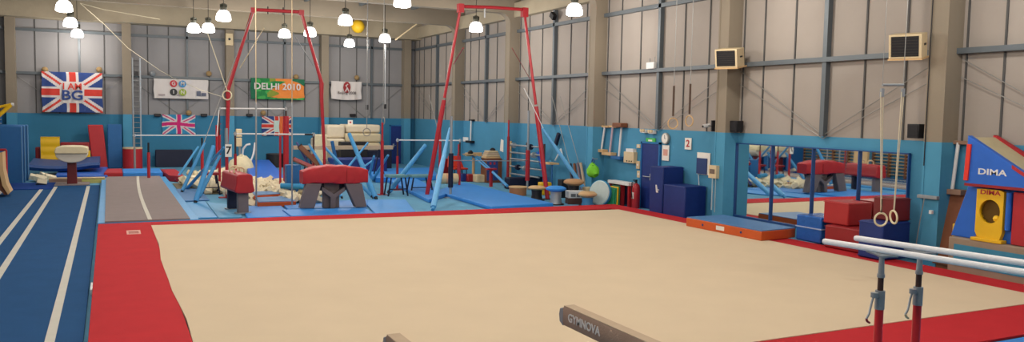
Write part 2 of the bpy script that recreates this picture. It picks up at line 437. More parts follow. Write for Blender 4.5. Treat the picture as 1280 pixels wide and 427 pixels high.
# mat at bottom right under the parallel bars
put('floor_mat', MB().box(8.6, 13.2, 1.0, 6.44, .005, .10), M_mblue, label='blue mat under the parallel bars at the lower right corner', cat='mat', bevel=.02)

# ================================================================== NEAR APPARATUS
def beam(x0, x1, y0, yfar, label, logo):
    t = thing('balance_beam', label, 'balance beam', ((x0+x1)/2, yfar-2.5, 0))
    z0, z1 = 1.085, 1.25; cx = (x0+x1)/2
    prof = [(x0+.008, z0), (x1-.008, z0), (x1, z0+.03), (x1, z1-.02), (x1-.012, z1), (x0+.012, z1), (x0, z1-.02), (x0, z0+.03)]
    put('beam_body', MB().prism(prof, 'y', y0, yfar-.02), M_suede, t)
    put('top_surface', MB().box(x0+.008, x1-.008, y0, yfar-.02, z1-.004, z1+.004), M_tan, t, label='paler top surface')
    mb = MB()
    q = [(yfar-.02, z0-.006), (yfar+.035, z0+.02), (yfar+.048, (z0+z1)/2), (yfar+.035, z1-.03), (yfar-.02, z1-.012)]
    mb.prism(q, 'x', x0-.002, x1-.01)
    put('end_cap', mb, mat('grey cap', '8c8f94', .5), t, label='rounded grey end cap', bevel=.006)
    if logo: text('GYMNOVA', .098, (x0-.002, yfar-.36, (z0+z1)/2+.002), (0,-1,0), (0,0,1), mat('logo white', 'd6d2ce', .6), t, bold=True, sx=1.02)
    for yl in (yfar-.9, y0+.9):
        l = put('leg', MB().cyl((cx, yl, .6), (cx, yl, z0-.02), .035).cyl((cx-.28, yl, .03), (cx, yl, .66), .03).cyl((cx+.28, yl, .03), (cx, yl, .66), .03).box(cx-.05, cx+.05, yl-.12, yl+.12, z0-.03, z0), M_silver, t)
        put('base', MB().box(cx-.45, cx+.45, yl-.04, yl+.04, .0, .04), M_castg, l)
beam(3.47, 3.585, 1.02, 6.0, 'suede balance beam with white lettering on its side, lower middle of the photo', True)
beam(1.80, 1.915, .70, 5.70, 'balance beam whose end just shows at the lower edge, without lettering', False)

t = thing('parallel_bars', 'parallel bars with two chalky white rails and red posts, lower right', 'parallel bars', (6.2, 3.6, 0))
dirv = Vector((.16, -.987, 0)).normalized(); side = Vector((.987, .16, 0)).normalized()
def rail_pt(k, d, z=1.8): 
    o = Vector((5.72, 5.26, 0)) if k == 0 else Vector((6.16, 5.30, 0))
    p = o+dirv*d; p.z = z; return p
for k in (0, 1):
    r = put('rail', MB().path([rail_pt(k, d) for d in (0, .006, .02, 1, 2, 3.48, 3.5)], [.012,.022,.026,.026,.026,.026,.015], seg=14), M_chalk, t)
    for j, d in enumerate((.56, 2.9) if k == 0 else (.62, 2.96)):
        p = rail_pt(k, d)
        sd = -side
        put('saddle', MB().path([rail_pt(k, d-.14, 1.775), rail_pt(k, d-.06, 1.765), rail_pt(k, d, 1.752), rail_pt(k, d+.06, 1.765), rail_pt(k, d+.14, 1.775)], [.012,.016,.026,.016,.012]).cyl((p.x,p.y,1.58),(p.x,p.y,1.76),.027,.02).cyl((p.x,p.y,1.57),(p.x,p.y,1.60),.031), M_castg, t)
        put('inner_post', MB().cyl((p.x,p.y,1.3),(p.x,p.y,1.60),.024), M_rust, t, label='dark rusty inner tube')
        c = put('clamp', MB().cyl((p.x,p.y,1.30),(p.x,p.y,1.46),.04).cyl((p.x,p.y,1.39),(p.x-side.x*.085,p.y-side.y*.085,1.43),.016).lathe([(.0,-.02),(.03,-.02),(.03,.02),(.0,.02)], (p.x-side.x*.085,p.y-side.y*.085,1.43)), M_castg, t)
        h = p-side*.095; e = p-side*.19
        put('lever', MB().path([(h.x,h.y,1.42),(h.x-.02,h.y,1.37),(e.x+.03,e.y,1.28),(e.x,e.y,1.24)], .009), M_castg, c)
        put('lever_grip', MB().path([(e.x,e.y,1.245),(e.x+.012,e.y,1.22),(e.x+.04,e.y,1.205)], .010), M_redp if k == 0 else M_cream, c)
        put('post', MB().cyl((p.x,p.y,.09),(p.x,p.y,1.31),.035), mat('bright red paint', 'c9262c', .4, .1, 8), t)
b0, b1 = rail_pt(0, .56, .05), rail_pt(0, 2.9, .05); c0, c1 = rail_pt(1, .62, .05), rail_pt(1, 2.96, .05)
mb = MB()
for a, b in ((b0, b1), (c0, c1), (b0, c0), (b1, c1)): mb.cyl((a.x,a.y,.06), (b.x,b.y,.06), .06)
put('base_frame', mb, M_redp, t)

# ================================================================== THINGS ALONG THE RIGHT WALL
t = thing('crash_mat', 'blue topped crash mat with bright orange sides and a white label, under the mirror', 'crash mat', (13.8, 15.1, .11))
q = [(13.16,13.93),(14.33,14.0),(14.33,16.1),(14.9,17.85)]
A = aZ(861,272,.33); B = aZ(952,289,.33); C_ = aZ(994.6,285,.33); D = aZ(886,265.5,.33)
quad = [(B.x,B.y),(C_.x,C_.y),(14.36,16.55),(A.x,A.y+.1)]
put('orange_sides', MB().slab(quad, .112, .325), M_orange, t, bevel=.015)
ins = [(x+(13.8-x)*.012, y+(15.2-y)*.008) for x, y in quad]
put('blue_top', MB().slab(ins, .325, .345), mat('steel blue vinyl', '4a78ac', .5, .12, 3, bump=.15, bscale=3), t, bevel=.008)
def along(f): return Vector((A.x+(B.x-A.x)*f-.004, A.y+.1+(B.y-A.y-.1)*f, .22))
dd = Vector((B.x-A.x, B.y-A.y-.1, 0)).normalized()
p = along(.48); put('white_label', MB().hexa([p-dd*.14+Vector((0,0,-.05)), p+dd*.14+Vector((0,0,-.05)), p+dd*.14+Vector((.02,0,-.05)), p-dd*.14+Vector((.02,0,-.05)), p-dd*.14+Vector((0,0,.05)), p+dd*.14+Vector((0,0,.05)), p+dd*.14+Vector((.02,0,.05)), p-dd*.14+Vector((.02,0,.05))]), M_paper, t)
for f in (.24, .75):
    p = along(f); put('vent', MB().cyl(p+Vector((-.004,0,0)), p+Vector((.02,0,0)), .03), M_fblue, t)

def foam_block(name, label, x0, x1, y0, y1, z0, z1, m_, rz=0, cat='foam block', straps=None):
    cx, cy = (x0+x1)/2, (y0+y1)/2
    xf = Matrix.Translation((cx, cy, 0)) @ Matrix.Rotation(rz, 4, 'Z') @ Matrix.Translation((-cx, -cy, 0))
    t = thing(name, label, cat, (cx, cy, z0))
    put('block_cover', MB(xf).box(x0, x1, y0, y1, z0, z1), m_, t, bevel=.035)
    e = .006
    for zz in (z1-.035, z0+.03): put('seam_piping', MB(xf).slab([(x0-e,y0-e),(x1+e,y0-e),(x1+e,y0+.02),(x0+.02,y0+.02),(x0+.02,y1+e),(x0-e,y1+e)], zz, zz+.01), m_, t)
    if straps: put('strap', MB(xf).box(x0-.012, x1+.012, y0-.012, y1+.012, straps, straps+.025), mat('strap pale', '9fb4d4', .6), t, label='pale strap around the middle')
    return t
foam_block('foam_block', 'shiny mid-blue foam block with a pale strap, between orange crash mat and red blocks', 14.15, 14.88, 13.08, 13.82, .112, .70, mat('glossy blue vinyl', '1f5aa8', .25, .2, 9, bump=.5, bscale=14), straps=.42)
foam_block('foam_block', 'lower dark red foam block under the other red one, behind the parallel bar ends', 13.95, 14.72, 11.72, 12.80, .112, .60, M_dred)
foam_block('foam_block', 'upper red foam block stacked on the lower red one', 14.15, 14.88, 12.36, 13.04, .602, 1.10, mat('red block vinyl', 'a32426', .42, .1, 5), rz=0)
foam_block('foam_block', 'plain dark blue foam block at the right end of the mirror', 13.66, 14.46, 11.08, 11.66, .112, .86, M_navy)
foam_block('foam_block', 'dark maroon foam block on top of the dark blue one by the mirror edge', 14.02, 14.52, 11.14, 11.64, .862, 1.33, mat('maroon vinyl', '6b1a1c', .45, .1))

# wall mirror in three panes
mY0, mY1, mZ0, mZ1 = 11.57, 16.8, .30, 2.19
t = thing('mirror', 'wide wall mirror in four panes framed in dark blue, reflecting the hall', 'mirror', (14.97, 14.2, mZ0))
ms_ = [mY0, aX(1075,200,14.97).y, aX(1017,200,14.97).y, aX(966,200,14.97).y, mY1]
# each pane hangs a little out of true, as their reflections show
for a, b, turn in zip(ms_[:-1], ms_[1:], (1.15, 1.15, 1.1, -.2)):
    k = math.tan(math.radians(turn))*(b-a)
    xf_ = 14.968-max(0, -k); xn = xf_-k
    put('mirror_pane', MB().hexa([(xn,a+.005,mZ0),(xn+.03,a+.005,mZ0),(xf_+.03,b-.005,mZ0),(xf_,b-.005,mZ0),(xn,a+.005,mZ1),(xn+.03,a+.005,mZ1),(xf_+.03,b-.005,mZ1),(xf_,b-.005,mZ1)]), M_mirror, t, smooth=False)
M_mf = mat('mirror frame blue', '15407a', .5)
for a in ms_: put('upright', MB().box(14.915, 14.998, a-.013, a+.013, mZ0, mZ1), M_mf, t)
put('top_rail', MB().box(14.915, 14.998, mY0, mY1, mZ1-.005, mZ1+.02), M_mf, t)
put('bottom_rail', MB().box(14.915, 14.998, mY0, mY1, mZ0-.05, mZ0), M_mf, t)

# tall dark blue pads by the door
foam_block('upright_pad', 'tallest dark blue pad standing on end beside the blue door', 14.2, 14.95, 18.98, 19.6, .005, 1.42, M_navy, cat='pad')
foam_block('upright_pad', 'lower wide dark blue pad standing in front of the taller one', 14.2, 14.95, 17.95, 18.93, .005, .95, M_navy, cat='pad')
p = aX(821, 236, 14.19)
put('emblem', MB().prism([(p.y-.07,p.z-.1),(p.y+.02,p.z-.1),(p.y+.06,p.z+.12),(p.y+.02,p.z+.12)], 'x', 14.18, 14.2).prism([(p.y-.12,p.z-.02),(p.y-.02,p.z-.04),(p.y-.02,p.z)], 'x', 14.18, 14.2), M_white, bpy.data.objects['upright_pad'], label='small white emblem')
# brown plywood board
t = thing('plywood_board', 'brown plywood board standing against the wall left of the soft play blocks', 'board', (14.8, 10.3, 0))
put('board', MB().hexa([(14.55,10.24,0),(14.62,10.24,0),(14.62,10.62,0),(14.55,10.62,0),(14.9,10.24,1.55),(14.96,10.24,1.55),(14.96,10.55,1.55),(14.9,10.55,1.55)]), M_ply, t)
put('batten', MB().box(14.52,14.56,10.25,10.6,.1,.16), M_brown, t)

# soft play set
X0 = 14.15
def PX(x, y, X=X0): p = aX(x, y, X); return (p.y, p.z)
t = thing('soft_play_bench', 'long teal foam bench with tan edging under the soft play house', 'soft play base', (14.5, 8.6, 0))
a = PX(1186, 295); b = PX(1280, 309)
ya = a[0]; ztop = a[1]
put('foam_body', MB().box(14.15, 14.95, 6.2, ya, .0, ztop), mat('tan vinyl', '8f7e6c', .6), t, bevel=.02)
put('teal_panel', MB().box(14.14, 14.16, 6.6, ya-.12, .22, ztop-.12), mat('teal vinyl', '2f7fa0', .55), t)
t = thing('soft_play_house', 'blue, red and yellow soft play house with a round hole in its yellow panel', 'soft play house', (14.55, 9.2, ztop))
X1 = 14.3
lb = PX(1188, 296, X1); lt = PX(1210, 232, X1); rt = PX(1280, 242, X1); 
zt = lt[1]
put('blue_body', MB().prism([(lb[0], ztop+.002), (lt[0], zt), (6.9, zt), (6.9, ztop+.002)], 'x', X1, 14.95), M_bluev, t, bevel=.015)
yl, yr = PX(1223, 260, X1-.03)[0], PX(1257, 260, X1-.03)[0]
zb = ztop+.06; zy = zt-.02
hc = PX(1240, 264, X1-.03); hr = .235*(yl-yr)/.62
# yellow panel with a real hole
mb = MB(); N = 32; per = []
for k in range(N):
    a_ = 2*PI*k/N; c, s_ = math.cos(a_), math.sin(a_)
    kx = (yl-hc[0]) if c > 0 else (hc[0]-yr); kz = (zy-hc[1]) if s_ > 0 else (hc[1]-zb)
    sc_ = min(kx/abs(c) if abs(c) > 1e-6 else 9, kz/abs(s_) if abs(s_) > 1e-6 else 9)
    per.append((hc[0]+c*sc_, hc[1]+s_*sc_))
inn = [(hc[0]+math.cos(2*PI*k/N)*hr, hc[1]+math.sin(2*PI*k/N)*hr*1.12) for k in range(N)]
vs = []
for X in (X1-.10, X1-.005):
    vs += [(X, p[0], p[1]) for p in per]+[(X, p[0], p[1]) for p in inn]
fs = []
for k in range(N):
    j = (k+1) % N
    fs += [(k, j, N+j, N+k), (2*N+k, 3*N+k, 3*N+j, 2*N+j), (k, 2*N+k, 2*N+j, j), (N+k, N+j, 3*N+j, 3*N+k)]
mb.add(vs, fs)
put('yellow_panel', mb, M_yel, t)
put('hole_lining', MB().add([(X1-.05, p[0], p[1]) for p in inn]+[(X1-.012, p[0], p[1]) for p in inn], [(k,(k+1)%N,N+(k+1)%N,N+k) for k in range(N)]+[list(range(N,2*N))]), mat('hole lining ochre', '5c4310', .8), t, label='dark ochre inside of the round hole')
yb = Vector((X1-.03, hc[0]-.09, hc[1]-.12))
put('yellow_ball', MB().lathe([(.001,-.06),(.04,-.045),(.06,0),(.04,.045),(.001,.06)], yb), M_lemon, t, label='small yellow knob seen in the hole')
put('yellow_sill', MB().box(X1-.16, X1, yr-.04, yl+.04, zb-.06, zb), M_yel, t, bevel=.01)
put('red_panel', MB().box(X1-.06, X1-.005, 6.9, PX(1267,260,X1-.03)[0], ztop+.01, zt-.03), M_redv, t, bevel=.01)
put('blue_pillar', MB().cyl((X1-.05, (yr+PX(1267,260,X1-.03)[0])/2, ztop+.25), (X1-.05, (yr+PX(1267,260,X1-.03)[0])/2, zt-.05), .05), M_bluev, t)
put('red_strip', MB().box(X1-.012, X1, yl, yl+.03, ztop+.02, ztop+.35), M_redv, t)
text('DIMA', .115, (X1-.102, (yl+yr)/2, PX(1240,241,X1-.1)[1]), (0,-1,0), (0,0,1), M_redp, t, bold=True, sx=1.35, name='red_lettering')
t = thing('soft_play_roof', 'big blue wedge with beige slide and red edging, topping the soft play house', 'soft play wedge', (14.6, 9, zt))
X2 = 14.12
pk = PX(1210, 169, X2); b0_ = PX(1207, 229, X2); r_ = PX(1280, 218, X2)
z00 = b0_[1]
sl = (pk[1]-PX(1280, 216, X2)[1])/(pk[0]-PX(1280, 216, X2)[0])
yend = pk[0]-(pk[1]-z00-.1)/sl
put('blue_wedge', MB().prism([(b0_[0]+.02, z00), (pk[0], pk[1]), (yend, z00+.1), (yend, z00)], 'x', X2, X2+.12), M_bluev, t, bevel=.01)
put('beige_slide', MB().prism([(b0_[0]-.1, z00), (pk[0]-.05, pk[1]-.03), (yend, z00+.07), (yend, z00)], 'x', X2+.12, 14.9), mat('beige vinyl', 'b9ad8c', .5), t, bevel=.01)
nn = Vector((0, 1, sl)).normalized()
def onslope(y, dz=0): return pk[1]+(y-pk[0])*sl+dz
put('red_edge', MB().prism([(pk[0]-.02, onslope(pk[0]-.02,-.06)), (pk[0]-.02, onslope(pk[0]-.02,.02)), (yend, onslope(yend,.06)), (yend, onslope(yend,-.03))], 'x', 14.82, 14.94), M_redv, t)
put('red_edge', MB().prism([(pk[0]-.85, onslope(pk[0]-.85,-.06)), (pk[0]-.85, onslope(pk[0]-.85,.0)), (yend, onslope(yend,.0)), (yend, onslope(yend,-.06))], 'x', X2-.012, X2+.01), M_redv, t)
put('red_base_strip', MB().box(X2-.01, 14.9, yend, b0_[0]+.02, z00-.04, z00+.01), M_dred, t)
put('red_flap', MB().prism([(b0_[0]-.05, z00+.06),(b0_[0]+.03, z00+.06),(b0_[0]+.0, pk[1]-.16),(b0_[0]-.08, pk[1]-.16)], 'x', X2-.03, X2+.1), mat('bright red vinyl', 'd8301f', .45), t)
dc = PX(1240, 214, X2)
text('DIMA', .15, (X2-.002, dc[0], dc[1]-.02), (0,-1,0), (0,0,1), M_white, t, bold=True, sx=1.45, name='white_lettering')
put('foam_wedge', MB().box(14.4, 14.8, ya+.02, ya+.12, .5, .95), M_yel, label='small yellow pad sticking out left of the blue soft play house', cat='pad', bevel=.02)

# wall hung things ------------------------------------------------------
def heater(px, py, wpx, label):
    c = aX(px, py, 14.1 if px > 1000 else 14.28); t = thing('heater', label, 'unit heater', (c.x, c.y, c.z-.25), group=None)
    xf = Matrix.Translation(c) @ Matrix.Rotation(math.radians(24), 4, 'Z') @ Matrix.Rotation(math.radians(-9), 4, 'Y')
    h = .235; w_ = .30; d = .22
    put('casing', MB(xf).box(-d, d, -w_, w_, -h, h), M_cream, t, bevel=.012)
    put('grille', MB(xf).box(-d-.008, -d+.01, -w_+.05, w_-.05, -h+.04, h-.04), M_black, t, label='dark front grille')
    for k in range(7): put('louvre', MB(xf).box(-d-.02, -d-.006, -w_+.05, w_-.05, -h+.06+k*.056, -h+.072+k*.056), mat('dark louvre', '2c2622', .5), t)
    put('side_vent', MB(xf).box(-.04, .1, -w_-.006, -w_+.002, .0, .04), M_black, t)
    put('bracket', MB(xf).box(-d-.02, d+.12, -w_-.01, w_+.01, -h-.03, -h), M_wood, t, label='tan shelf bracket')
    return t
heater(912, 72, 34, 'cream unit heater with a dark grille, high on the concrete column left of the mirror')
heater(1135, 57, 40, 'cream unit heater with a dark grille, high on the column right of the mirror')
def speaker(px, py, s_, label):
    c = aX(px, py, 14.8); t = thing('loudspeaker', label, 'loudspeaker', (c.x, c.y, c.z-.15))
    put('cabinet', MB().prism([(c.y-.13, c.z-.14), (c.y+.13, c.z-.14), (c.y+.14, c.z+.15), (c.y-.14, c.z+.15)], 'x', c.x-.12, c.x+.1), M_black, t, bevel=.01)
    put('grille_cloth', MB().box(c.x-.13, c.x-.118, c.y-.11, c.y+.11, c.z-.11, c.z+.12), mat('speaker cloth', '242428', .9), t)
    put('wall_bracket', MB().cyl((c.x+.09, c.y, c.z), (14.99, c.y, c.z), .02), M_black, t)
speaker(921, 158, 1, 'small black loudspeaker on the wall right above the left end of the mirror')
speaker(1146, 164, 1, 'small black loudspeaker on the wall above the right end of the mirror')
c = aX(884, 157, 14.8)
t = thing('security_camera', 'small white camera with dark bracket at the top edge of the blue wall paint', 'camera', (c.x, c.y, c.z))
put('housing', MB().cyl((c.x-.1, c.y+.05, c.z-.02), (c.x+.1, c.y+.02, c.z+.02), .05), M_white, t)
put('lens', MB().cyl((c.x-.115, c.y+.05, c.z-.022), (c.x-.1, c.y+.05, c.z-.02), .035), M_black, t)
put('bracket', MB().box(c.x+.05, 14.99, c.y-.14, c.y-.10, c.z-.15, c.z+.15).box(c.x+.02, c.x+.06, c.y-.13, c.y+.04, c.z-.01, c.z+.01), M_black, t)

def plate(name, label, cat, x0, y0, x1, y1, m_, d=.02, X=14.97, bevel=.004, parts=None, group=None):
    a = aX(x0, y0, X); b = aX(x1, y1, X)
    t = thing(name, label, cat, (X, (a.y+b.y)/2, b.z), group)
    put('panel', MB().box(X-d/2, X+d/2, b.y, a.y, b.z, a.z), m_, t, bevel=bevel)
    return t, a, b, X-d/2
t, a, b, xx = plate('number_sign', 'white wall sign with a red figure 2, right of the clock', 'sign', 856.5, 172, 864, 187, M_paper)
text('2', .28, (xx-.003, (a.y+b.y)/2, (a.z+b.z)/2), (0,-1,0), (0,0,1), M_redp, t, bold=True, name='figure', sx=1.2)
t, a, b, xx = plate('exit_sign', 'green emergency exit sign over the blue door', 'sign', 808, 172, 819, 178, mat('exit green', '3f9a46', .5, emit=.25), d=.04)
put('pictogram', MB().box(xx-.004, xx, (a.y+b.y)/2-.1, (a.y+b.y)/2+.1, b.z+.03, b.z+.08), M_paper, t)
c = aX(832, 173, 14.95)
t = thing('clock', 'round white wall clock above a paper notice, right of the blue door', 'clock', c)
rx = Matrix.Rotation(math.radians(-90), 3, 'Y')
put('case', MB().lathe([(.001,-.03),(.17,-.03),(.17,.03),(.15,.035),(.001,.03)], c, 28, rx), mat('clock rim', '9a9a94', .4, metal=.3), t)
put('dial', MB().lathe([(.001,.036),(.14,.036),(.14,.039),(.001,.039)], c, 28, rx), M_paper, t)
put('hand', MB().box(c.x-.045,c.x-.041,c.y-.008,c.y+.008,c.z,c.z+.11).box(c.x-.045,c.x-.041,c.y-.07,c.y,c.z-.006,c.z+.006), M_black, t)
t, a, b, xx = plate('notice', 'white paper notice hanging on the wall under the clock', 'notice', 828, 181, 836, 201, M_paper, d=.012)
put('print', MB().box(xx-.003, xx, b.y+.06, a.y-.06, b.z+.15, a.z-.12), mat('pink print', 'cf9a8c', .7), t)
t, a, b, xx = plate('notice_board', 'white notice board half covered by a dark blue sheet, left of the wide column', 'notice board', 872, 190, 887, 219, M_paper, d=.03)
p, q = aX(871, 197, 14.93), aX(883, 218, 14.93)
put('blue_sheet', MB().box(14.925, 14.945, q.y, p.y, q.z, p.z), mat('slate sheet', '21396b', .6), t)
put('white_cord', MB().path([aX(873,218,14.94), aX(874,235,14.94), aX(873,252,14.94)], .012, 6), M_white, t)
t, a, b, xx = plate('fuse_box', 'small white electrical box on the blue column with cables below', 'electrical box', 888, 206, 897, 223, M_cream, d=.12, X=14.5)
put('socket', MB().box(xx-.01, xx, b.y+.06, a.y-.06, b.z+.12, a.z-.1), mat('socket brown', '6b5a50', .6), t)
put('conduit', MB().cyl(((xx+.02), (a.y+b.y)/2, b.z), ((xx+.02), (a.y+b.y)/2, .4), .018).cyl((xx+.02, b.y+.03, b.z), (xx+.02, b.y+.03, .35), .012), mat('pale conduit', '9fb2ba', .5), t)
t, a, b, xx = plate('distribution_box', 'cream switch box on the wall below the hanging brooms', 'electrical box', 782, 189, 794, 204, M_cream, d=.14, X=14.92)
put('upper_box', MB().box(14.86, 14.99, b.y+.05, a.y-.1, a.z, a.z+.1), M_white, t)
for k in range(3): put('knob', MB().cyl((xx-.02, b.y+.1+k*.13, b.z+.06), (xx, b.y+.1+k*.13, b.z+.06), .02), M_black, t)
for (x0_, y0_, x1_, y1_, lb_) in ((796,201,800,211,'upper cream wall switch left of the blue door'),(797,213,801,222,'lower cream wall switch left of the blue door'),(796.5,180,801,185,'little white sensor box near the top left of the blue door')):
    t, a, b, xx = plate('light_switch', lb_, 'switch', x0_, y0_, x1_, y1_, M_cream, d=.05)
    put('rocker', MB().box(xx-.012, xx, (a.y+b.y)/2-.03, (a.y+b.y)/2+.03, (a.z+b.z)/2-.03, (a.z+b.z)/2+.03), M_white, t)
for (px, py, lb_) in ((805,164,'left emergency flood lamp on the top edge above the door'),(815,165,'right emergency flood lamp on the top edge above the door')):
    c = aX(px, py, 14.9); t = thing('emergency_lamp', lb_, 'lamp', c)
    put('housing', MB().box(c.x-.05, c.x+.08, c.y-.12, c.y+.12, c.z-.05, c.z+.06), M_white, t, bevel=.01)
    for s_ in (-1, 1): put('lens', MB().lathe([(.001,-.02),(.045,-.02),(.05,.03),(.001,.03)], (c.x-.06, c.y+s_*.06, c.z+.03), 14, rx), M_cream, t)
c = aX(815, 82, 14.85); t = thing('junction_box', 'white box on the rail, high on the wall between two columns', 'box', c)
put('housing', MB().box(c.x-.08, c.x+.1, c.y-.2, c.y+.2, c.z-.1, c.z+.1), M_white, t, bevel=.015)
put('aerial', MB().cyl((c.x, c.y-.12, c.z+.1), (c.x, c.y-.12, c.z+.25), .015), M_wire, t)
put('aerial', MB().cyl((c.x, c.y+.12, c.z+.1), (c.x, c.y+.12, c.z+.22), .015), M_wire, t)
c = aX(692, 20, 14.8); t = thing('floodlight', 'small black floodlight under the eaves, high on the right wall', 'floodlight', c)
put('head', MB(Matrix.Translation(c) @ Matrix.Rotation(.6, 4, 'X')).box(-.1, .06, -.14, .14, -.1, .1), M_black, t, bevel=.01)
put('bracket', MB().cyl(c+Vector((.05,.1,0)), c+Vector((.19,.2,.12)), .02), M_black, t)

# parallel T bars hung on the wall like brooms
def tbar(xt, yt, xb, yb, label, m_=M_white, X=14.9, wt=9, wb=9, head=M_wood, group=None):
    a = aX(xt, yt, X); b = aX(xb, yb, X); t = thing('t_bar_trainer', label, 'trainer bar', (X, b.y, b.z), group)
    put('pole', MB().cyl(a, b, .035), m_, t)
    put('top_bar', MB().box(X-.03, X+.09, a.y-.22, a.y+.22, a.z-.035, a.z+.035), head, t, bevel=.01)
    put('lower_bar', MB().box(X-.14, X+.09, b.y-.28, b.y+.28, b.z-.05, b.z+.05), head, t, bevel=.01)
tbar(756, 158, 751.5, 188, 'leftmost of three white T shaped bars hanging on the blue wall')
tbar(766, 158, 762, 192, 'middle one of three white T shaped bars hanging on the blue wall', mat('pinkish paint','bfa9b4',.5))
tbar(777, 157, 773.5, 197, 'rightmost of three white T shaped bars hanging on the blue wall', M_white, head=M_blue2)
put('wooden_block', MB().box(14.7, 14.98, 21.95, 22.45, 2.49, 2.63), M_brown, label='brown block on the ledge above the three hanging bars', cat='block', bevel=.02)
tbar(589, 150, 588, 177, 'white T shaped bar with dark ends on the far part of the right wall', M_white, head=M_black)
tbar(1198, 178, 1190, 239, 'tall white T shaped bar on the wall between column and soft play house', M_white, head=mat('worn brown', '8a6c5a', .6))
p = aX(582, 174, 14.97); put('notice', MB().box(14.96, 14.99, p.y-.3, p.y+.3, p.z-.1, p.z+.1), M_paper, label='small white notice on the far part of the right wall', cat='notice')
p = aX(628, 182, 14.97); put('notice', MB(Matrix.Translation(p) @ Matrix.Rotation(.15,4,'X')).box(-.01, .01, -.18, .18, -.25, .25), M_paper, label='crooked white paper on the wall beside the far column', cat='notice')
# junction plate on near column with cable
c = aX(1160, 246, 14.5); t = thing('cable_tray', 'white cable tray with hanging cords low on the near column', 'cable tray', c)
put('tray', MB().box(14.46, 14.55, c.y-.22, c.y+.22, c.z-.035, c.z+.035), M_castg, t, bevel=.01)
put('cord', MB().path([(14.47, c.y+.05, c.z), (14.46, c.y+.12, c.z-.5), (14.47, c.y+.2, c.z-1.1)], .01, 6), M_wire, t)
put('plug', MB().box(14.44, 14.5, c.y-.14, c.y-.08, c.z-.32, c.z-.25), M_white, t)
p = aX(1160, 100, 14.52); put('black_cable', MB().cyl((14.535, p.y, 2.0), (14.535, p.y, 6.2), .012, seg=6), M_black, label='thin black cable running down the near column', cat='cable')

# green bag on its hook
c = aX(741, 212, 14.38)
t = thing('bib_bag', 'lime green bundle of bibs hanging from a hook on the blue wall', 'bag', (c.x, c.y, c.z-.3))
mb = MB()
prof = [(.02,.24),(.12,.17),(.22,.10),(.27,.0),(.28,-.12),(.2,-.2),(.1,-.24),(.01,-.22)]
mb.lathe(prof, c, 18, None, .6, 1.)
for i, v in enumerate(mb.v): v += Vector((random.uniform(-.02,.02), random.uniform(-.04,.04), random.uniform(-.03,.03)))
put('bundle', mb, M_lime, t)
put('strap', MB().torus(c+Vector((.0,0,.28)), .07, .018, (1,0,0), 14, 6), M_fblue, t)
put('hook', MB().cyl(c+Vector((0,0,.36)), c+Vector((.17,0,.36)), .015).cyl(c+Vector((0,0,.36)), c+Vector((-.02,0,.41)), .012), M_silver, t)

# fire extinguisher
c = aX(795, 240, 14.7); t = thing('fire_extinguisher', 'red fire extinguisher standing on the floor left of the blue door', 'fire extinguisher', (c.x, c.y, .0))
for dy in (0,):
    put('cylinder', MB().lathe([(.001,.0),(.12,.0),(.125,.04),(.125,.62),(.1,.72),(.04,.78),(.001,.78)], (c.x, c.y, 0), 20), M_redp, t)
put('valve', MB().cyl((c.x,c.y,.78),(c.x,c.y,.86),.03).box(c.x-.12,c.x+.03,c.y-.02,c.y+.02,.86,.89), M_black, t)
put('hose', MB().path([(c.x-.03,c.y,.84),(c.x-.16,c.y,.8),(c.x-.17,c.y,.5),(c.x-.14,c.y,.3)], .014), M_black, t)
put('label_patch', MB().box(c.x-.131,c.x-.11,c.y-.05,c.y+.05,.3,.5), M_paper, t)

# white rack with green and yellow mats, round disc
a = aX(762, 231, 14.6); b = aX(788, 236, 14.6)
t = thing('mat_rack', 'low rack with a white top rail against the blue wall, left of the extinguisher', 'rack', (14.7, (a.y+b.y)/2, 0))
put('top_rail', MB().box(14.52, 14.8, b.y, a.y, .68, .78), M_white, t, bevel=.01)
for y in (a.y-.05, (a.y+b.y)/2-.1, b.y+.06): put('upright', MB().box(14.56, 14.7, y-.03, y+.03, 0, .68), M_redp, t)
put('back_board', MB().box(14.72, 14.75, b.y, a.y, .05, .66), M_dnavy, t)
for k, (m_, d) in enumerate(((M_green, 0), (M_green, .08), (M_yel, .16), (mat('green dark','0f5a3c',.5), .24))):
    ym = a.y-.55
    put('folded_mat', MB().hexa([(14.19+d*.7, ym-.32-d*.2, 0.005), (14.23+d*.7, ym-.32-d*.2, .005), (14.23+d*.7, ym+.28, .005), (14.19+d*.7, ym+.28, .005), (14.28+d*.8, ym-.22, .55+d*.4), (14.32+d*.8, ym-.22, .55+d*.4), (14.32+d*.8, ym+.22, .55+d*.4), (14.28+d*.8, ym+.22, .55+d*.4)]), m_, label='%s folded mat in the rack, %s' % (('bright green','front one'),('bright green','second one'),('yellow','with its top showing'),('dark green','rearmost'))[k], cat='mat', bevel=.01)
c = Vector((14.0, 21.95, 0))
t = thing('padded_disc', 'large round pale grey disc standing on edge by the far right floor corner', 'disc', (c.x, c.y, .0))
rr = .40; xf3 = (Matrix.Rotation(math.radians(20), 4, 'Z') @ Matrix.Rotation(math.radians(-82), 4, 'Y')).to_3x3()
put('disc', MB().lathe([(.001,-.08),(rr-.03,-.08),(rr,-.05),(rr,.05),(rr-.03,.08),(.001,.09)], (c.x, c.y, .40), 36, xf3, 1, 1), mat('pale disc', 'b4c6c6', .6, .15), t)
put('rim', MB().lathe([(rr,-.055),(rr+.012,-.05),(rr+.012,.05),(rr,.055)], (c.x, c.y, .40), 36, xf3, 1, 1), M_fteal, t)

